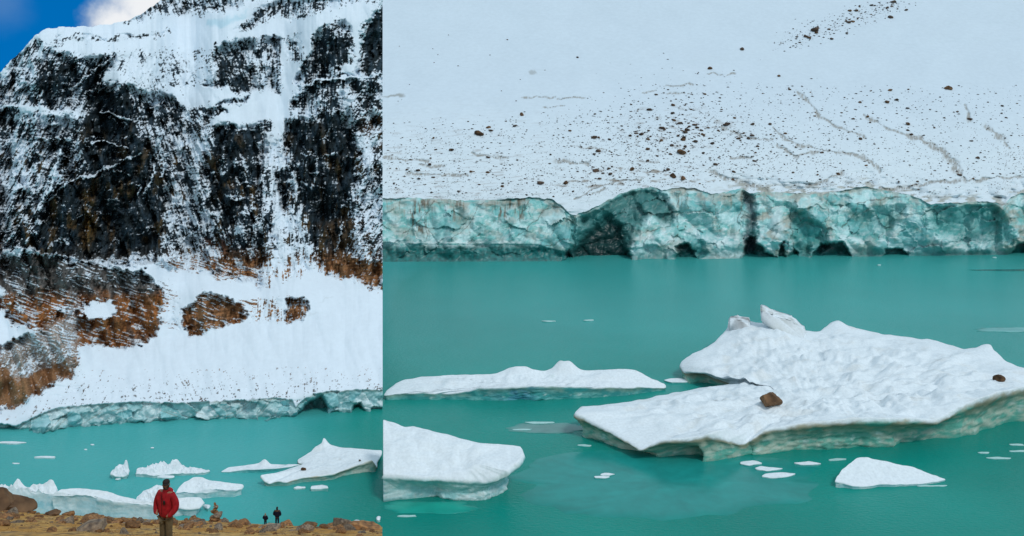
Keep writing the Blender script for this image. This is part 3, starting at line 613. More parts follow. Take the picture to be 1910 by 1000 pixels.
# rocks lying on the glacier
GST = [stone_mesh('glacier_stone', 100 + i, .6, (M_rock_d, M_rock_b, M_rock_d)[i % 3], 2) for i in range(6)]
GSB = [stone_mesh('glacier_boulder', 130 + i, .7, (M_rock_b, M_rock_d)[i % 2], 3) for i in range(4)]
def on_glacier(x, y, s, me, label, group=None, name='rock', k=.25):
    p, n = glacier_point(x, y); d = p[1]; r = s * d / F / 2
    stone(name, me, Vector(p) + Vector((0, 0, r * k)), (r, r, r * random.uniform(.75, 1.1)), None, label, 'rock', group)
for x, y, s, i, lab in ((1521, 57, 17, 1, 'largest dark boulder high on the upper right snow slope'), (893, 252, 19, 0, 'wide flat brown boulder alone on the left of the glacier'),
        (910, 239, 10, 0, 'squarish brown boulder just above the wide flat one'), (973, 214, 11, 2, 'tan boulder alone highest on the left half of the glacier'),
        (1271, 287, 19, 0, 'rounded brown boulder above the large ice arch'), (1655, 192, 10, 0, 'brown boulder left of a darker one below the right slope'), (1672, 187, 9, 1, 'dark boulder right beside the brown boulder on the right slope'),
        (1768, 166, 15, 2, 'light brown boulder topmost on the right edge of the debris'), (1383, 93, 9, 1, 'long dark rock left of the upper boulder trail'), (1323, 129, 10, 0, 'flat lone rock above the central debris field'),
        (1077, 108, 6, 1, 'small lone black rock on the clean upper slope'), (1107, 258, 12, 3, 'dark boulder at the left end of the central debris'), (1274, 334, 12, 2, 'orange brown rock at the lip over the ice arch'), (1280, 243, 11, 1, 'dark boulder in the thick of the central debris'),
        (1007, 343, 15, 1, 'long black rock near the left ice edge'), (1055, 343, 11, 2, 'upright brown rock left of the arch lip'), (1112, 320, 14, 3, 'dark slab on the dirt band left of the arch'), (1178, 318, 13, 0, 'pale brown rock on the dirt band above the arch'),
        (1255, 330, 14, 2, 'flat reddish brown rock beside the arch lip'), (1368, 322, 8, 0, 'orange rock at the start of the long crevasse'), (1823, 296, 9, 1, 'dark rock right of the widest crevasse'), (1533, 286, 8, 1, 'dark rock between two faint crevasses'), (1667, 5, 11, 1, 'dark rock at the very top of the boulder trail'), (1660, 34, 10, 1, 'flat dark rock low in the top boulder trail'),
        (1694, 233, 12, 0, 'double brown rock above the curved crevasse'), (1551, 73, 8, 3, 'dark pebble under the upper boulder trail')):
    on_glacier(x, y, s, GSB[i], lab, None, 'boulder')
def scatter(n, fn, smin, smax, label, group, thr):
    k = 0
    while k < n:
        x, y = fn()
        if not (SEAM + 6 < x < 1925) or y > lin(GT, x) - 5 or y < 2: continue
        if abs(pn(x / 45.0, y / 22.0, 3.3)) < thr * random.random(): continue
        s = smin + (smax - smin) * random.random() ** 2.6
        on_glacier(x, y, s, random.choice(GST), label, group); k += 1
g = random.gauss
scatter(34, lambda: ((lambda a: (1460 + a * 210 + g(0, 16), 82 - a * 78 + g(0, 9)))(random.random())), 4, 10, 'small dark rock in the trail below the top edge of the slope', 'rocks trailing across the upper slope', .1)
scatter(110, lambda: (g(1275, 85), g(262, 46)), 4.5, 12, 'small dark rock in the debris above the ice arch', 'rocks in the central debris field', .25)
scatter(75, lambda: (random.uniform(1400, 1900), 165 + 190 * random.random()), 4, 10, 'small dark rock among the crevasses on the right slope', 'rocks among the right crevasses', .3)
scatter(60, lambda: (random.uniform(720, 1150), 225 + 135 * random.random() ** .8), 4, 10, 'small dark rock on the ridged snow at the left', 'rocks on the left glacier snow', .3)
scatter(12, lambda: (random.uniform(740, 1000), random.uniform(60, 190)), 2.5, 4, 'tiny dark rock on the clean upper left slope', 'rocks on the upper left slope', 0)
# finer grit: too many to count
def grit():
    base = GST[0]; bv = np.array([v.co[:] for v in base.vertices]); 
    oc = np.array([(1, 0, 0), (0, 1, 0), (-1, 0, 0), (0, -1, 0), (0, 0, .7), (0, 0, -.5)], float); of = np.array([(0, 1, 4), (1, 2, 4), (2, 3, 4), (3, 0, 4), (1, 0, 5), (2, 1, 5), (3, 2, 5), (0, 3, 5)])
    Vs, Fs = [], []; k = 0
    while k < 6500:
        q = random.random()
        if q < .42: x, y = g(1265, 105), g(265, 50)
        elif q < .7: x, y = random.uniform(1380, 1920), 160 + 200 * random.random()
        elif q < .92: x, y = random.uniform(718, 1200), 215 + 150 * random.random() ** .7
        else: a = random.random(); x, y = 1460 + a * 210 + g(0, 20), 82 - a * 78 + g(0, 10)
        if not (SEAM + 4 < x < 1925) or y > lin(GT, x) - 4 or y < 2: continue
        if abs(pn(x / 30.0, y / 14.0, 8.3)) < .18 * random.random(): continue
        p, n = glacier_point(x, y); r = (1.1 + 3.6 * random.random() ** 3) * p[1] / F / 2
        J = oc * r * np.array([random.uniform(.7, 1.8), 1, random.uniform(.7, 1.1)]) * RNG.uniform(.7, 1.2, (6, 1)) + p
        Vs.append(J); Fs.append(of + 6 * k); k += 1
    o = mesh_obj('gravel', np.concatenate(Vs), np.concatenate(Fs), M_rock_d, smooth=False); tag(o, 'fine dark gravel peppered over the glacier snow', 'gravel', kind='stuff')
grit()

# ------------------------------------------------------------------ icebergs and floes
SNOW = np.array([.76, .83, .87]); TEAL = np.array([.12, .45, .43]); PALE = np.array([.48, .68, .69]); DIRT = np.array([.27, .245, .17])
def berg(name, label, cat, poly, ctr=None, inset=.25, rough=.6, scale=9.0, peaks=(), group=None, dirt=.5, side=TEAL, side2=PALE, N=320, jag=0.0, seed=0, edge_j=1.6, dome=0.0, root=None, under=None, topc=SNOW, lip=.5, mat=None, blue=None):
    P = np.array(poly, float); P = np.concatenate([P, P[:1]])
    seg = np.hypot(np.diff(P[:, 0]), np.diff(P[:, 1]) * 2); s = np.concatenate([[0], np.cumsum(seg)])
    q = np.linspace(0, s[-1], N, endpoint=False)
    X, Y, Hh = (np.interp(q, s, P[:, i]) for i in range(3))
    ker = np.array([1, 2, 3, 2, 1]) / 9.0
    sm = lambda a: np.convolve(np.concatenate([a[-2:], a, a[:2]]), ker, 'valid')
    X, Y, Hh = sm(X), sm(Y), sm(Hh)
    ang = q / s[-1] * 2 * np.pi
    per = s[-1] / 26.0 / (2 * np.pi)
    jx = fbm(np.cos(ang) * per, np.sin(ang) * per, seed + .5, 2); jy = fbm(np.cos(ang) * per, np.sin(ang) * per, seed + 9.5, 2)
    cutl = np.abs(X - (SEAM + .6)) < 1.2
    X = np.where(cutl, X, X + edge_j * jx); Y = Y + edge_j * .8 * jy
    X = np.where(poly[0][0] > SEAM - 2, np.maximum(X, SEAM + .6), np.minimum(X, SEAM - 1.2))
    Hh = np.maximum(Hh, 1.2)
    z = H * (1 - (Y - YH) / (Y + Hh - YH)); T = G(X, Y, z)
    if ctr is None: C = T.mean(0)
    else:
        zc = H * (1 - (ctr[1] - YH) / (ctr[1] + ctr[2] - YH)); C = G(np.array(ctr[0]), np.array(ctr[1]), zc)
    nt_ = 64 if N > 200 else 22
    ss = np.linspace(1, 0, nt_, endpoint=False)[:, None, None]
    top = C + (T - C)[None] * ss
    A_ = np.c_[T[:, :2] - C[:2], np.ones(N)]; cf = np.linalg.lstsq(A_, T[:, 2], rcond=None)[0]
    pl = (top[..., 0] - C[0]) * cf[0] + (top[..., 1] - C[1]) * cf[1] + cf[2]
    top[..., 2] = pl + (T[:, 2] - A_ @ cf)[None] * ss[..., 0] ** 3
    edge = np.clip((1 - ss[..., 0]) * 2.2, 0, 1) * np.clip((pl + (T[:, 2] - A_ @ cf)[None] * ss[..., 0] ** 3) / (rough * 3.5), .05, 1)
    x, y = top[..., 0], top[..., 1]
    top[..., 2] += rough * (fbm(x / scale / 1.5, y / scale / 1.5, seed, 3, .42) + .55 * np.abs(fbm(x / scale * 1.6, y / scale * 1.2, seed + 3, 2))) * (.25 * np.clip(edge * 3, 0, 1) + .75 * edge)
    if jag: top[..., 2] += jag * np.maximum(ridged(x / scale * .8, y / scale * .8, seed + 11, 3) - .3, -.3) * (.15 + .85 * edge)
    if dome: top[..., 2] += dome * (1 - ss[..., 0] ** 2)
    for (ax, ay, ah, rx, ry) in peaks:
        p = G(np.array(float(ax)), np.array(float(ay)), float(z.mean()))
        top[..., 2] += ah * np.exp(-np.abs((x - p[0]) / rx) ** 2.2 - np.abs((y - p[1]) / ry) ** 2.2)
    top[..., 2] = np.maximum(top[..., 2], .12)
    ns = 34 if N > 200 else 9
    tt = np.linspace(0, 1, ns + 1)[1:][:, None, None]
    rim = top[0]
    toC = C[:2] - rim[:, :2]; toC /= np.linalg.norm(toC, axis=1)[:, None] + 1e-6
    ui = inset * (1 + .6 * fbm(np.cos(ang) * per * .25, np.sin(ang) * per * .25, seed + 21, 1))
    if under is not None:
        for (ux0, ux1, val) in under: ui = np.where((X > ux0) & (X < ux1) & (Y > C[1] * 0 + np.median(Y)), ui + val * np.sin(np.clip((X - ux0) / (ux1 - ux0), 0, 1) * np.pi) ** .7, ui)
    ui = np.where(cutl, 0, ui)
    zr = rim[:, 2]
    sidez = rim[None, :, 2] * (1 - tt[..., 0]) - 1.0 * tt[..., 0]
    prof = np.clip((tt[..., 0] - .12) / .5, 0, 1); prof = prof * prof * (3 - 2 * prof)
    off = ui[None] * zr[None] * prof - lip * np.minimum(zr, 2)[None] * .25 * np.sin(np.clip(tt[..., 0] / .25, 0, 1) * np.pi)
    off = np.where(cutl[None], 0, off)
    sx = rim[None, :, 0] + toC[None, :, 0] * off; sy = rim[None, :, 1] + toC[None, :, 1] * off
    rn = (fbm(sx / 7 + seed, sy / 7, sidez / 3.0, 5, .58)) * np.minimum(zr, 6)[None] * .17 * np.sin(np.clip(tt[..., 0] * 1.2, 0, 1) * np.pi * .5)
    rn = np.where(cutl[None], np.maximum(rn, 0), rn)
    sx += toC[None, :, 0] * rn; sy += toC[None, :, 1] * rn
    sd_ = np.stack([sx, sy, sidez], -1)
    rings = np.concatenate([sd_[::-1], top]); nr = len(rings)
    V = np.concatenate([rings.reshape(-1, 3), [[C[0], C[1], top[-1, :, 2].mean()]]])
    i = np.arange(nr * N).reshape(nr, N); j = np.roll(i, -1, 1)
    Fq = np.stack([i[:-1], j[:-1], j[1:], i[1:]], -1).reshape(-1, 4)
    last = i[-1]; cap = np.stack([last, np.roll(last, -1), np.full(N, nr * N), np.full(N, nr * N)], -1)[:0]
    q0 = np.arange(0, N, 2); cap = np.stack([last[q0], last[(q0 + 1) % N], last[(q0 + 2) % N], np.full(len(q0), nr * N)], -1)
    nS = fbm(rings[..., 0] / 5, rings[..., 1] / 5, rings[..., 2] / 2.2, 5, .6); nL = fbm(rings[..., 0] / 14, rings[..., 1] / 14, rings[..., 2] / 9 + 4, 3)
    cs_top = topc * (1 + .02 * nS)[..., None]
    cs_top = lerp(cs_top, np.array([.62, .60, .54]), (np.clip(dirt, 0, 1) * .35 * sstep(.25, .8, fbm(rings[..., 0] / 9, rings[..., 1] / 7, seed + 33, 4)))[..., None])
    tfull = np.concatenate([tt[::-1, :, 0] * np.ones((ns, N)), np.zeros((nt_, N))])
    sidec = lerp(side, side2, sstep(-.4, .5, nS + .5 * nL)[..., None])
    sidec = lerp(sidec, DIRT * (1 + .5 * nS)[..., None], np.clip(dirt * 1.5 * sstep(.62, .05, tfull + .25 * nL) * sstep(-.5, .3, nL + .4 * nS + .25), 0, .92)[..., None])
    sidec = lerp(sidec, np.array([.66, .76, .74]), (.6 * sstep(.35, .8, fbm(rings[..., 0] / 4 + 9, rings[..., 1] / 4, rings[..., 2] / 2 + 3, 4)) * sstep(.25, .5, tfull))[..., None])
    if blue is not None: sidec = lerp(sidec, np.array([.03, .22, .36]), (np.exp(-((X - blue) / 45.0) ** 2)[None] * .7 * sstep(-.4, .4, nS))[..., None])
    sidec = lerp(sidec, np.array([.02, .25, .20]), (sstep(.80, .98, tfull) * .7)[..., None])
    colr = lerp(cs_top, sidec, sstep(.02, .14, tfull + .05 * nS)[..., None])
    colr = np.concatenate([colr.reshape(-1, 3), topc[None]])
    c0 = np.array([C[0], C[1], 0.0])
    o = mesh_obj(name, V - c0, np.concatenate([Fq, cap]), mat or M_berg, root, colr)
    o.location = c0; bm_tri(o)
    if root is None: tag(o, label, cat, group)
    return o, C
def bm_tri(o):                                       # weld the degenerate centre fan
    bm = bmesh.new(); bm.from_mesh(o.data); bmesh.ops.recalc_face_normals(bm, faces=bm.faces); bm.to_mesh(o.data); bm.free()

big, bigC = berg('iceberg', 'huge flat snowy iceberg with dirty grey-green edge and two brown rocks', 'iceberg',
    [(1073, 770, 46), (1101, 785, 38), (1145, 806, 30), (1198, 838, 22), (1240, 820, 44), (1308, 815, 50), (1322, 807, 56), (1356, 820, 38), (1390, 828, 22), (1427, 801, 48), (1499, 788, 57), (1518, 787, 58), (1598, 779, 65), (1693, 780, 61), (1746, 783, 50), (1807, 751, 66), (1849, 734, 76), (1910, 720, 66), (1990, 735, 50),
     (2010, 705, 40), (1960, 690, 40), (1910, 687, 38), (1876, 674, 38), (1846, 651, 46), (1800, 652, 42), (1740, 634, 42), (1700, 631, 40), (1620, 619, 42), (1562, 605, 46), (1545, 608, 44), (1530, 619, 40), (1505, 619, 42), (1440, 602, 48), (1420, 606, 48), (1390, 599, 50), (1362, 601, 46), (1352, 625, 38), (1335, 641, 34), (1305, 658, 28), (1268, 683, 20), (1277, 699, 14), (1320, 704, 9), (1342, 711, 8), (1366, 716, 8),
     (1300, 726, 16), (1250, 734, 22), (1200, 745, 28), (1160, 752, 32), (1120, 757, 36), (1085, 757, 40)], ctr=(1520, 730, 60), inset=.30, rough=3.0, scale=8, jag=.7, N=620, dirt=.75, seed=1.3, edge_j=2.0,
    lip=1.3, side=np.array([.13, .42, .34]), side2=np.array([.46, .55, .46]), under=[(1150, 1300, 1.6), (1690, 1800, .5)], peaks=[(1565, 612, 3.0, 9, 10), (1845, 655, 3, 8, 8), (1300, 665, 2, 10, 14), (1420, 640, 3.5, 20, 16)])
def part_of(parent, o):
    o.parent = parent; o.matrix_parent_inverse = Matrix.Identity(4); o.location = Vector(o.location) - parent.location
def slab(name, pts, parent, col, thick):             # tilted block of ice: front outline in sight, extruded away
    n = len(pts); A = np.array([P3(np.array(float(a)), np.array(float(b)), float(c)) for a, b, c in pts]); B = A + np.array([thick * .3, thick, thick * .08])
    bm = bmesh.new(); va = [bm.verts.new(p) for p in A]; vb = [bm.verts.new(p) for p in B]
    bm.faces.new(va); bm.faces.new(vb[::-1])
    for i in range(n): bm.faces.new((va[i], vb[i], vb[(i + 1) % n], va[(i + 1) % n]))
    bmesh.ops.recalc_face_normals(bm, faces=bm.faces)
    bmesh.ops.bevel(bm, geom=list(bm.edges), offset=.5, segments=2, affect='EDGES')
    bmesh.ops.subdivide_edges(bm, edges=list(bm.edges), cuts=3, use_grid_fill=True)
    c = A.mean(0)
    for v in bm.verts: v.co += Vector((1, 1, 1)) * float(.35 * fbm(v.co.x / 3, v.co.y / 3, v.co.z / 3, 3))
    me = bpy.data.meshes.new(name); bm.to_mesh(me); bm.free()
    Vn = np.array([v.co[:] for v in me.vertices]); a = me.attributes.new('Col', 'FLOAT_COLOR', 'POINT')
    cc = np.ones((len(Vn), 4), np.float32); k = sstep(-.2, .5, fbm(Vn[:, 0] / 4, Vn[:, 1] / 4, Vn[:, 2] / 3, 3)); cc[:, :3] = lerp(np.array(SNOW), np.array(col), (k * .8)[:, None]); a.data.foreach_set('color', cc.ravel())
    me.transform(Matrix.Translation(-Vector(c)))
    for p in me.polygons: p.use_smooth = True
    me.materials.append(M_berg); o = bpy.data.objects.new(name, me); COL.objects.link(o); o.location = c
    part_of(parent, o); return o
dS = float(G(np.array(1450.), np.array(640.), 9.0)[1])
slab('ice_slab', [(1418, 577, dS + 8), (1442, 588, dS + 6), (1478, 600, dS + 4), (1504, 622, dS), (1500, 636, dS - 3), (1474, 640, dS - 5), (1446, 618, dS), (1420, 602, dS + 5)], big, (.45, .47, .44), 9)
dS2 = float(G(np.array(1370.), np.array(632.), 9.0)[1])
slab('ice_slab', [(1358, 600, dS2 + 4), (1372, 596, dS2 + 4), (1398, 601, dS2 + 2), (1402, 626, dS2), (1378, 634, dS2), (1361, 632, dS2)], big, (.16, .15, .14), 7)['label'] = 'upright block with dark gritty end'

berg('iceberg', 'long low snowy iceberg with a small pointed peak behind the huge flat one', 'iceberg',
    [(716, 737, 9), (777, 733, 13), (831, 734, 11), (863, 732, 14), (890, 724, 23), (1002, 719, 28), (1160, 724, 15), (1243, 724, 4), (1241, 717, 9), (1187, 695, 26), (1145, 694, 26), (1101, 691, 28), (1060, 693, 28), (1025, 693, 28), (970, 696, 26), (899, 698, 24), (831, 700, 24), (786, 703, 20), (755, 708, 18), (728, 722, 12)],
    ctr=(975, 708, 30), inset=.12, rough=1.0, scale=7, jag=.25, N=480, dirt=.35, seed=4.1, side=np.array([.05, .33, .33]), side2=np.array([.16, .48, .46]), blue=965, peaks=[(1052, 697, 7.5, 4.6, 5), (968, 700, 3.2, 7, 6), (1160, 703, 1.5, 9, 8)])
berg('iceberg', 'smooth white iceberg with a squared cracked end, nearest on the wide lake', 'iceberg',
    [(SEAM + .6, 884, 53), (760, 886, 51), (800, 888, 49), (860, 891, 46), (903, 895, 42), (925, 888, 48), (944, 877, 58), (966, 861, 64), (974, 846, 66), (972, 833, 68), (944, 829, 70), (900, 827, 72), (867, 820, 76), (835, 811, 80), (800, 802, 84), (770, 795, 86), (755, 797, 84), (735, 788, 90), (SEAM + .6, 783, 92)],
    ctr=(820, 838, 80), inset=.5, rough=1.6, scale=11, N=420, dirt=.15, seed=6.7, side=np.array([.34, .64, .66]), side2=np.array([.66, .80, .82]), lip=1.6)
berg('ice_chunk', 'smooth white ice chunk floating alone in front of the huge iceberg', 'ice chunk',
    [(1558, 897, 12), (1590, 905, 7), (1612, 907, 5), (1650, 902, 6), (1690, 903, 4), (1716, 902, 4), (1745, 898, 3), (1764, 894, 3), (1740, 886, 8), (1708, 873, 16), (1651, 860, 26), (1615, 856, 30), (1598, 856, 30), (1570, 876, 22)],
    ctr=(1630, 872, 22), inset=.1, rough=.5, scale=5, N=260, dirt=0, seed=8.2, side=np.array([.35, .62, .66]), side2=np.array([.68, .78, .80]), peaks=[(1600, 866, 1.3, 4, 3)])
def floe(label, cx, cy, w, h, th=3, group=None, tilt=0.0, seed=0, name='ice_floe', topc=SNOW, dirt=0, mat=None, jag=0.0, cat='ice floe', dome=.0, n=100):
    r = random.Random(seed); pts = []
    for k in range(9):
        a = -(k + r.uniform(-.3, .3)) / 9 * 2 * math.pi; q = r.uniform(.6, 1.15)
        pts.append((cx + math.cos(a) * w / 2 * q, cy - math.sin(a) * h / 2 * q + tilt * math.cos(a) * w / 2, th * r.uniform(.7, 1.2)))
    return berg(name, label, cat, pts, inset=.05, rough=.12, scale=3, N=n, dirt=dirt, seed=seed, edge_j=.8, group=group, topc=topc, mat=mat, jag=jag, dome=dome)
floe('thin white floe between the long berg and the huge one', 1268, 709, 64, 7, 3, seed=3)
for i, (x, y, w, h, lab) in enumerate(((1398, 863, 50, 9, 'leftmost white floe under the edge of the huge iceberg'), (1430, 874, 62, 10, 'wide white floe second from the edge of the huge iceberg'), (1455, 886, 66, 10, 'wide white floe nearest the viewer in its cluster'),
        (1503, 864, 52, 8, 'oval white floe right of the floe cluster'), (1133, 884, 26, 5, 'pale floe in the dark reflection left under the huge iceberg'), (1122, 889, 28, 5, 'second pale floe in the dark reflection left under the huge iceberg'))):
    floe(lab, x, y, w, h, 2.5, 'small floes before the huge iceberg', seed=20 + i)
for i, (x, y, w, h) in enumerate(((1862, 854, 46, 4), (1836, 844, 26, 3), (1895, 829, 40, 4), (1900, 841, 36, 3), (1560, 857, 40, 4), (1740, 906, 60, 3), (1025, 599, 30, 2), (1098, 597, 22, 2), (1855, 480, 10, 2), (1640, 494, 8, 2), (880, 742, 26, 2), (1010, 788, 60, 4), (970, 801, 50, 3), (1088, 830, 30, 5), (760, 962, 40, 3))):
    floe('thin pale scrap of floating ice', x, y, w, h, 1.3, 'scraps of thin ice on the wide lake', seed=40 + i, topc=np.array([.42, .66, .64]), name='ice_scrap', cat='ice scrap', n=60)
def sheet(label, cx, cy, w, h, col, seed):
    r = random.Random(seed); n = 72; pts = []
    for k in range(n):
        a = k / n * 2 * math.pi; q = 1 + .28 * float(fbm(math.cos(a) * 1.5 + seed, math.sin(a) * 1.5, 0, 4))
        pts.append((cx + math.cos(a) * w / 2 * q, cy - math.sin(a) * h / 2 * q))
    A = np.array(pts); A[:, 0] = np.maximum(A[:, 0], SEAM + 1); z0 = .03 + .004 * (seed % 5)
    rings = []
    for s_ in (1, .97, .8, .6, .4, .2): 
        B = np.array([cx, cy]) + (A - [cx, cy]) * s_; rings.append(G(B[:, 0], B[:, 1], z0 if s_ < 1 else -.05))
    V = np.concatenate(rings + [G(np.array([cx]), np.array([cy]), z0)]); i = np.arange(6 * n).reshape(6, n); j = np.roll(i, -1, 1)
    Fq = np.stack([i[:-1], j[:-1], j[1:], i[1:]], -1).reshape(-1, 4); l = i[-1]; q0 = np.arange(0, n, 2)
    cap = np.stack([l[q0], l[(q0 + 1) % n], l[(q0 + 2) % n], np.full(len(q0), 6 * n)], -1)
    fade = np.concatenate([np.repeat([0, .25, .8, 1, 1, 1], n), [1]])[:, None]
    nz = fbm(V[:, 0] / 9, V[:, 1] / 9, seed, 4)
    o = mesh_obj('ice_sheet', V, np.concatenate([Fq, cap]), M_sheet, None, lerp(np.array([.0045, .24, .205]), np.array(col), fade) * (1 + .18 * nz)[:, None]); tag(o, label, 'ice sheet'); bm_tri(o); return o
sheet('broad sheet of new grey-green ice before the huge iceberg', 1235, 900, 640, 120, (.014, .27, .245), 3)
sheet('dirty brownish sheet of thin ice left of the huge iceberg', 1020, 799, 160, 22, (.12, .27, .25), 5)
sheet('pale sheet of thin ice at the right behind the huge iceberg', 1890, 615, 150, 11, (.10, .40, .38), 7)
sheet('dark wind-slick strip of ice far out at the right', 1880, 504, 150, 4, (.012, .15, .14), 9)
sheet('bright green submerged ice shelf before the smooth iceberg', 800, 946, 200, 24, (.014, .37, .29), 11)

# two rocks on the huge iceberg
SB = [stone_mesh('boulder', 200 + i, .75, (M_rock_b, M_rock_o, M_rock_g)[i % 3], 4) for i in range(6)]
def on_berg(x, y, z, w, h, me, label, rot):
    p = Vector(G(np.array(float(x)), np.array(float(y)), z)); r = w * p.y / F / 2
    stone('rock', me, p + Vector((0, 0, r * h * .3)), (r, r * .8, r * h * 1.4), rot, label)
on_berg(1438, 750, 11.0, 48, .62, SB[0], 'angular brown rock lying near the middle of the huge iceberg', (.5, .35, 1.2))
on_berg(1864, 708, 11.0, 30, .5, SB[3], 'flat brown rock near the right edge of the huge iceberg', (0, .25, .9))

# left shore ice -----------------------------------------------------------------------------------------------
berg('iceberg', 'flat tilted iceberg with a pointed slab, right of the red jacket', 'iceberg',
    [(486, 886, 20), (494, 896, 12), (503, 902, 6), (520, 895, 12), (535, 899, 8), (565, 890, 10), (595, 887, 11), (622, 883, 13), (645, 874, 14), (664, 867, 17), (694, 857, 24), (703, 872, 8), (702, 862, 14), (712, 846, 5), (712, 840, 7), (679, 838, 10), (633, 834, 12), (612, 829, 14), (604, 826, 16), (600, 833, 12), (589, 833, 12), (580, 842, 10), (571, 848, 9), (556, 857, 6), (557, 864, 4), (567, 865, 4), (527, 879, 10), (505, 884, 14)],
    ctr=(610, 858, 14), inset=.3, rough=.5, scale=4, N=360, dirt=.6, seed=11.3, edge_j=1.0, side=np.array([.22, .46, .42]), side2=np.array([.46, .55, .50]), peaks=[(604, 832, 1.8, 1.6, 1.5)])
on_berg(566, 876, 2.4, 9, .7, SB[0], 'brown rock in the middle of the flat tilted iceberg', (.1, .4, .4))
on_berg(671, 859, 2.6, 6, .5, SB[3], 'small dark rock at the right end of the flat tilted iceberg', (0, .3, .9))
berg('iceberg', 'long thin white iceberg left of the flat tilted one', 'iceberg',
    [(412, 880, 2), (430, 880, 3), (463, 875, 7), (500, 874, 7), (540, 871, 4), (560, 866, 2), (543, 867, 5), (505, 866, 7), (492, 863, 9), (470, 866, 7), (426, 872, 5)], inset=.15, rough=.25, scale=3, N=220, dirt=.1, seed=12, edge_j=.8, peaks=[(494, 867, 1.2, 1.4, 1.5)], side=np.array([.06, .40, .42]), side2=np.array([.2, .55, .55]))
berg('iceberg', 'jagged white iceberg trailing into low crests in mid lake', 'iceberg',
    [(253, 884, 5), (270, 884, 6), (286, 888, 4), (319, 884, 5), (350, 883, 4), (380, 882, 4), (392, 878, 3), (380, 876, 4), (363, 873, 6), (340, 873, 6), (328, 870, 9), (308, 870, 9), (279, 871, 9), (257, 874, 9)], inset=.1, rough=.4, scale=2.2, N=260, dirt=.15, seed=13, edge_j=1.2, jag=1.3, peaks=[(328, 874, 2.2, 1.6, 2), (300, 876, 1, 3, 2)], side=np.array([.2, .5, .5]))
berg('iceberg', 'small lumpy two-pronged iceberg left of the jagged one', 'iceberg',
    [(206, 884, 9), (216, 888, 6), (228, 889, 5), (238, 886, 8), (241, 878, 12), (236, 874, 12), (227, 874, 12), (208, 878, 10)], inset=.3, rough=.4, scale=1.6, N=160, dirt=.2, seed=14, jag=1.0, peaks=[(236, 877, 2.6, .8, 1), (224, 878, 1.6, 1.2, 1)], side=np.array([.12, .45, .42]))
berg('iceberg', 'tall block of blue-white shore ice with a sheer front, left of the red jacket', 'iceberg',
    [(98, 926, 38), (114, 921, 42), (140, 922, 42), (163, 923, 42), (188, 928, 40), (209, 934, 36), (230, 937, 34), (253, 939, 32), (292, 944, 30), (292, 938, 34), (253, 932, 36), (222, 924, 40), (198, 916, 45), (165, 912, 48), (130, 911, 48), (114, 912, 48), (101, 919, 44)],
    ctr=(185, 925, 42), inset=.04, rough=.7, scale=5, N=320, dirt=.22, seed=15, edge_j=1.4, side=np.array([.50, .68, .74]), side2=np.array([.70, .79, .83]), lip=.8)
berg('iceberg', 'ridge of lumpy blue-white shore ice behind the big dark boulder', 'iceberg',
    [(-60, 920, 36), (-20, 920, 36), (20, 921, 34), (55, 922, 34), (80, 922, 36), (103, 922, 36), (106, 911, 42), (99, 905, 46), (77, 911, 42), (55, 909, 42), (44, 907, 44), (33, 904, 46), (22, 912, 42), (0, 910, 42), (-60, 905, 44)],
    ctr=(30, 914, 40), inset=.04, rough=.6, scale=3.5, N=300, dirt=.1, seed=16, edge_j=1.4, jag=1.2, peaks=[(36, 908, 2.2, 2, 2), (97, 909, 2.0, 2, 2)], side=np.array([.40, .66, .74]), side2=np.array([.66, .79, .84]))
berg('iceberg', 'pointed white ice block right behind the person in red', 'iceberg',
    [(254, 936, 26), (284, 939, 24), (312, 936, 26), (330, 926, 30), (322, 912, 36), (300, 906, 42), (293, 905, 42), (278, 912, 38), (266, 917, 34), (256, 929, 30)], ctr=(290, 922, 38), inset=.05, rough=.6, scale=3, N=260, dirt=.1, seed=17, jag=1.0, side=np.array([.52, .70, .76]), side2=np.array([.72, .80, .84]))
berg('iceberg', 'low rounded ice block with dark undercut, between the red jacket and the stone pile', 'iceberg',
    [(306, 944, 22), (334, 944, 20), (352, 948, 16), (370, 946, 16), (379, 936, 20), (373, 928, 26), (350, 927, 28), (330, 929, 28), (310, 932, 28)], inset=.25, rough=.5, scale=3, N=260, dirt=.2, seed=18, side=np.array([.40, .58, .64]), side2=np.array([.66, .76, .8]), lip=1.0)
berg('iceberg', 'snowy iceberg with a long smooth front, right of the person in red', 'iceberg',
    [(328, 920, 14), (345, 922, 10), (373, 918, 12), (405, 916, 12), (439, 914, 13), (450, 911, 12), (453, 904, 17), (426, 900, 20), (395, 896, 22), (378, 893, 26), (361, 893, 26), (343, 900, 24), (332, 911, 18)], ctr=(385, 907, 22), inset=.2, rough=.6, scale=4, N=280, dirt=.12, seed=19, jag=.4, side=np.array([.30, .60, .62]), side2=np.array([.6, .75, .78]), peaks=[(372, 897, .9, 3, 2)])
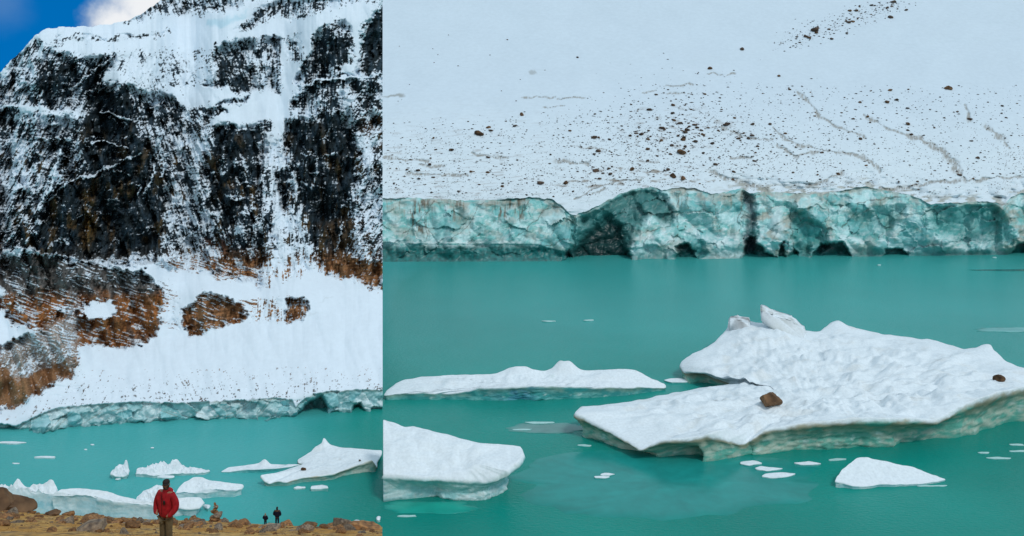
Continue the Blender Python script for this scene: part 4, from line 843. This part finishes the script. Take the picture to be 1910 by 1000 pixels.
for i, (x, y, w, h, th, lab) in enumerate(((20, 825, 66, 4, 3, 'thin white floe far out at the left edge'), (84, 852, 44, 4, 3, 'thin white floe in mid lake on the left'), (596, 908, 44, 9, 6, 'rounded white floe under the flat tilted iceberg'), (560, 909, 26, 5, 3, 'little floe left of the rounded white one'),
        (220, 893, 12, 3, 2.5, 'tiny floe before the two-pronged iceberg'), (310, 889, 40, 4, 4, 'low crest of ice before the jagged iceberg'), (386, 944, 16, 8, 6, 'white ice lump left of the stone pile'), (448, 972, 14, 5, 4, 'scrap of white ice at the waterline right of the stone pile'),
        (665, 974, 16, 14, 14, 'upright white ice lump behind the round boulder'), (706, 966, 10, 7, 5, 'small white ice lump at the far right of the shore'), (172, 829, 8, 2, 2, 'speck of white ice farthest out on the left lake'), (284, 835, 7, 2, 2, 'lone speck of white ice right of centre on the left lake'), (160, 838, 6, 1.5, 1.5, 'smaller speck of ice left on the left lake'), (30, 864, 14, 2, 1.5, 'faint speck of ice near the left edge'))):
    floe(lab, x, y, w, h, th, seed=60 + i, dome=.3 if th > 3 else 0, n=80)

# ------------------------------------------------------------------ beach
CREST = 85.0
def beach_z(px, d):
    px = np.asarray(px, float); d = np.asarray(d, float)
    E = lin([(-500, 930), (-200, 940), (0, 951), (60, 956), (110, 961), (200, 966), (300, 970), (400, 972), (480, 979), (560, 982), (640, 985), (714, 984)], px)
    base = -.8 - .4765 * d
    bump = (977.6 - E) / F * CREST * np.clip(d / CREST, 0, 1) ** 1.5
    zz = H + base + bump - .16 * np.maximum(d - CREST, 0)
    x = (px - CX) / F * d
    return zz + .16 * fbm(x / 4, d / 4, 2, 4) * np.clip(d / 25, .2, 1)
def build_beach():
    pxs = np.concatenate([np.arange(-700, -20, 20.0), np.arange(-20, SEAM - 1, 3.0), [SEAM - 1]])
    ds = np.concatenate([np.geomspace(3, CREST + 10, 260), np.linspace(CREST + 14, 260, 40)])
    px, d = np.meshgrid(pxs, ds); z = beach_z(px, d); z = np.maximum(z, -3)
    V = np.stack([(px - CX) / F * d, d, z], -1)
    skirt = V[:, -1].copy(); skirt[:, 2] = -3
    V = np.concatenate([V, skirt[:, None]], 1)
    x, y = V[..., 0], V[..., 1]
    n1 = fbm(x / 2.2, y / 5, 4, 5); n2 = fbm(x / .5, y / .8, 9, 3)
    c = lerp(np.array([.44, .215, .05]), np.array([.56, .325, .10]), sstep(-.4, .5, n1)[..., None])
    c = lerp(c, np.array([.16, .095, .05]), (sstep(.0, .6, n2 + .4 * n1) * .8)[..., None])
    c = lerp(c, np.array([.26, .22, .17]), (.15 * sstep(.1, .6, fbm(x / 3, y / 3, 13, 4)))[..., None])
    o = mesh_obj('beach', V.reshape(-1, 3), grid_faces(*px.shape[:1], px.shape[1] + 1), M_beach, None, c.reshape(-1, 3)); tag(o, 'ochre gravel beach slope', kind='structure')
build_beach()
def bp(px, d, dz=0.0):
    return Vector(((px - CX) / F * d, d, float(beach_z(px, d)) + dz))
BST = [stone_mesh('beach_stone', 300 + i, (.55, .75, .65, .5)[i % 4], (M_rock_o, M_rock_g, M_rock_o)[i % 3], 3) for i in range(9)]
for x, d, w, h, me, rot, lab in ((24, 80, 78, 40, SB[3], (.35, .25, .9), 'big dark brown boulder at the left end of the beach'), (-10, 76, 66, 40, SB[0], (.3, -.3, 1.6), 'ochre boulder leaning on the big dark one at the left edge'),
        (172, 33, 60, 34, SB[2], (.2, -.25, .5), 'large grey-brown boulder half out of the sand left of the red jacket'), (634, 72, 52, 33, SB[5], (.1, .05, 2.2), 'rounded grey boulder standing above the shore at the right'), (679, 58, 60, 20, SB[4], (0, .1, .2), 'long flat ochre boulder right of the rounded one'),
        (32, 42, 26, 13, SB[2], (0, 0, .3), 'small squared grey stone on the sand at the lower left'), (250, 40, 44, 18, SB[1], (.1, .1, 2), 'ochre stone in the sand just left of the red jacket'), (96, 74, 26, 14, SB[0], (.1, .1, 1), 'dark stone right of the big dark boulder'), (180, 66, 34, 13, SB[4], (0, .1, .2), 'flat reddish stone on the crest of the beach'),
        (372, 58, 36, 16, SB[2], (.1, 0, 1.2), 'grey stone at the foot of the stone pile'), (575, 66, 40, 12, SB[1], (0, .1, .8), 'low ochre stone right of the far walkers'), (352, 44, 30, 12, SB[4], (0, 0, 1.8), 'ochre stone right of the red jacket'), (505, 56, 46, 10, SB[2], (0, 0, .4), 'flat pale stone before the far walkers')):
    r = w * d / F / 2; hh = h * d / F / 2
    stone('boulder', me, bp(x, d, hh * .55), (r, r * .85, hh * 1.35), rot, lab, 'boulder')
zones = [(-20, 150, 'stone strewn on the beach below the big dark boulder', 'stones on the left of the beach'), (150, 330, 'stone strewn on the beach around the red jacket', 'stones around the person in red'), (330, 480, 'stone strewn around the foot of the stone pile', 'stones around the stone pile'), (480, 712, 'stone strewn on the beach below the far walkers', 'stones at the right of the beach')]
for x0, x1, lab, grp in zones:
    for k in range(int((x1 - x0) * .38)):
        x = random.uniform(x0, x1); q = random.random()
        d = 1 / random.uniform(1 / 82, 1 / 46) if q < .8 else random.uniform(30, 46)
        w = 6 + 22 * random.random() ** 2.0; r = w * d / F / 2
        if x + w > SEAM - 2: continue
        stone('stone', random.choice(BST), bp(x, d, r * .2), (r, r * random.uniform(.7, 1), r * random.uniform(.7, 1.1)), None, lab, 'stone', grp)
def pebbles():
    oc = np.array([(1, 0, 0), (0, 1, 0), (-1, 0, 0), (0, -1, 0), (0, 0, .7), (0, 0, -.5)], float); of = np.array([(0, 1, 4), (1, 2, 4), (2, 3, 4), (3, 0, 4), (1, 0, 5), (2, 1, 5), (3, 2, 5), (0, 3, 5)])
    Vs, Fs = [], []
    for k in range(2600):
        x = random.uniform(-20, SEAM - 3); d = 1 / random.uniform(1 / 86, 1 / 29); r = random.uniform(.8, 2.6) * d / F / 2
        Vs.append(oc * r * RNG.uniform(.6, 1.5, (6, 3)) + np.array(bp(x, d, r * .1))); Fs.append(of + 6 * k)
    tag(mesh_obj('pebbles', np.concatenate(Vs), np.concatenate(Fs), M_rock_o, smooth=False), 'loose pebbles over the beach', 'pebbles', kind='stuff')
pebbles()
# the stone pile
ca = empty('cairn', bp(402, 74)); tag(ca, 'stacked stone cairn on the beach crest right of the red jacket', 'cairn')
zc = 0.0
for k, (w, h, dx, me) in enumerate(((1.5, .42, 0, BST[0]), (1.15, .36, -.12, BST[2]), (1.0, .34, .2, BST[1]), (.72, .30, -.1, BST[3]), (.52, .26, .0, BST[5]), (.5, .24, .05, BST[4]), (.30, .26, -.03, BST[6]))):
    o = bpy.data.objects.new('stone', me); COL.objects.link(o); o.parent = ca; o.scale = (w * .52, w * .42, h * .95); o.location = (dx, 0, zc + h * .4); o.rotation_euler = (.05, random.uniform(-.12, .12), k * 1.9); zc += h * .84

# ------------------------------------------------------------------ people
def cloth(name, c, sc=14, v=.3): return mat_plain(name, c, .8, v, sc, .012, .2)
def skin(name, pts, edges, mat, parent=None, sub=2):  # pts: (x, y, z, rx, ry)
    me = bpy.data.meshes.new(name); me.from_pydata([p[:3] for p in pts], edges, [])
    o = bpy.data.objects.new(name, me); COL.objects.link(o)
    sk = o.modifiers.new('skin', 'SKIN'); sk.use_smooth_shade = True
    lay = me.skin_vertices[0].data if me.skin_vertices else None
    if lay is None:
        bm = bmesh.new(); bm.from_mesh(me); bm.verts.layers.skin.verify(); bm.to_mesh(me); bm.free(); lay = me.skin_vertices[0].data
    for i, p in enumerate(pts): lay[i].radius = (p[3], p[4] if len(p) > 4 else p[3]); lay[i].use_root = (i == 0)
    sb = o.modifiers.new('sub', 'SUBSURF'); sb.levels = sb.render_levels = sub
    dg = bpy.context.evaluated_depsgraph_get(); m2 = bpy.data.meshes.new_from_object(o.evaluated_get(dg)); m2.name = name
    bpy.data.objects.remove(o); bpy.data.meshes.remove(me)
    for p in m2.polygons: p.use_smooth = True
    m2.materials.clear(); m2.materials.append(mat)
    r = bpy.data.objects.new(name, m2); COL.objects.link(r)
    if parent is not None: r.parent = parent
    return r
def blob(name, parts, mat, parent):                    # a mesh of a few squashed spheres that form one piece
    bm = bmesh.new()
    for (x, y, z, a, b, c) in parts:
        bmesh.ops.create_icosphere(bm, subdivisions=3, radius=1, matrix=Matrix.Translation((x, y, z)) @ Matrix.Diagonal((a, b, c, 1)))
    me = bpy.data.meshes.new(name); bm.to_mesh(me); bm.free()
    for p in me.polygons: p.use_smooth = True
    me.materials.append(mat); o = bpy.data.objects.new(name, me); COL.objects.link(o); o.parent = parent; return o
M_skin = mat_plain('skin', (.30, .15, .09), .6, .12, 10, .004)
def person(loc, rz, h, label, jacket, trousers, cap=None, hair=None, beard=None, yoke=None, look=0.0, hood=None):
    s = h / 1.75
    arm = lambda q: [(q * .20, 0, 1.44, .055), (q * .275, .02, 1.20, .05), (q * .29, -.02, 1.06, .042), (q * .20, -.13, .93, .034), (q * .15, -.15, .88, .03)]
    pts = [(0, 0, .95, .13, .10), (0, 0, 1.12, .14, .10), (0, 0, 1.32, .16, .11), (0, .01, 1.46, .07, .07), (0, 0, 1.53, .055, .055), (0, -.01, 1.60, .068, .078), (0, -.012, 1.66, .074, .09), (0, 0, 1.73, .05, .06)]
    ed = [(i, i + 1) for i in range(7)]
    for q in (-1, 1):
        b = len(pts); pts += arm(q); ed += [(2, b)] + [(b + i, b + i + 1) for i in range(4)]
        b = len(pts); pts += [(q * .09, 0, .86, .085), (q * .10, 0, .48, .058), (q * .105, .01, .10, .042), (q * .11, -.12, .04, .035)]; ed += [(0, b), (b, b + 1), (b + 1, b + 2), (b + 2, b + 3)]
    lk = Matrix.Rotation(look, 4, 'Z')
    body = skin('person', pts, ed, M_skin); tag(body, label, 'person')
    body.location = loc; body.rotation_euler = (0, 0, rz); body.scale = (s,) * 3
    J = [(0, 0, .78, .23, .16), (0, 0, .98, .235, .17), (0, 0, 1.15, .235, .175), (0, 0, 1.32, .225, .16), (0, .01, 1.43, .13, .11), (0, .0, 1.50, .075, .085), (0, -.005, 1.545, .078, .09)]
    je = [(i, i + 1) for i in range(6)]
    for q in (-1, 1):
        b = len(J); J += [(q * .21, .0, 1.40, .085), (q * .305, .02, 1.20, .098), (q * .32, 0, 1.06, .092), (q * .24, -.11, .93, .066), (q * .19, -.13, .89, .055)]; je += [(3, b)] + [(b + i, b + i + 1) for i in range(4)]
    jk = skin('jacket', J, je, jacket, body)
    T = [(0, 0, .86, .15, .12)]; te = []
    for q in (-1, 1):
        b = len(T); T += [(q * .095, 0, .76, .105, .105), (q * .105, -.01, .48, .085, .085), (q * .11, .01, .14, .078, .078), (q * .11, .01, .07, .075, .075)]; te += [(0, b), (b, b + 1), (b + 1, b + 2), (b + 2, b + 3)]
    skin('trousers', T, te, trousers, body)
    for q in (-1, 1): blob('boot', [(q * .11, -.05, .045, .055, .14, .05), (q * .11, .02, .09, .055, .06, .08)], M_boot, body)
    def face(o): o.rotation_euler = (0, 0, look); return o
    face(blob('nose', [(0, -.105, 1.625, .014, .022, .024), (0, -.108, 1.612, .018, .016, .012)], M_skin, body))
    for q in (-1, 1):
        face(blob('ear', [(q * .083, .0, 1.63, .012, .022, .033)], M_skin, body)); face(blob('eye', [(q * .031, -.088, 1.645, .013, .009, .007)], M_dark, body))
    face(blob('mouth', [(0, -.092, 1.578, .024, .010, .006)], M_lip, body))
    if beard: face(blob('beard', [(0, -.055, 1.56, .066, .045, .045), (-.06, -.03, 1.595, .02, .03, .04), (.06, -.03, 1.595, .02, .03, .04)], beard, body))
    if cap:
        face(blob('cap', [(0, .0, 1.70, .092, .108, .075)], cap, body)); face(blob('cap_brim', [(0, -.125, 1.688, .075, .07, .012)], cap, body))
    if hair: face(blob('hair', [(0, .015, 1.675, .092, .10, .092), (0, .05, 1.60, .085, .06, .09)], hair, body))
    if yoke: blob('jacket_yoke', [(0, .03, 1.40, .205, .125, .075), (-.20, .01, 1.37, .085, .095, .095), (.20, .01, 1.37, .085, .095, .095)], yoke, body)
    if hood: blob('hood', [(0, .075, 1.46, .15, .085, .075), (0, .02, 1.505, .105, .10, .045)], hood, body)
    return body
M_boot = cloth('boot_leather', (.03, .022, .018)); M_dark = mat_plain('dark_eye', (.012, .01, .01), .4, .1); M_lip = mat_plain('lips', (.20, .07, .055), .6, .1)
M_red = cloth('red_shell', (.34, .012, .018), 9, .35); M_khaki = cloth('khaki_cloth', (.13, .10, .055)); M_cap = cloth('dark_cap', (.025, .02, .018)); M_beard = mat_plain('beard_hair', (.05, .03, .02), .9, .4, 60, .01)
M_navy = cloth('navy_shell', (.008, .011, .028)); M_tan = cloth('tan_yoke', (.12, .075, .035)); M_jean = cloth('dark_denim', (.012, .018, .04)); M_grey = cloth('grey_fleece', (.16, .13, .11)); M_blond = mat_plain('blond_hair', (.28, .19, .10), .9, .4, 50, .01)
d1 = 22.6
p1 = person(Vector(((310 - CX) / F * d1, d1, H - (1021 - YH) / F * d1)), R(-22), 1.77, 'person in a bright red hooded jacket, dark cap and khaki trousers, hands in pockets', M_red, M_khaki, cap=M_cap, beard=M_beard, look=R(38), hood=M_red)
blob('pouch', [(.09, -.165, 1.24, .035, .02, .055), (.09, -.17, 1.275, .028, .018, .03)], M_dark, p1)
blob('zip', [(0.0, -.152, 1.2, .008, .012, .30)], cloth('dark_zip', (.09, .006, .008)), p1)
d2 = 80.0
person(bp(517, d2), R(176), 1.78, 'distant person seen from behind in a navy jacket with tan shoulders', M_navy, M_jean, cap=None, hair=M_cap, yoke=M_tan)
d3 = 87.0
person(bp(495, d3, .1), R(170), 1.32, 'small distant person with pale hair beside the one in navy', M_navy, M_jean, hair=M_blond, hood=M_grey)
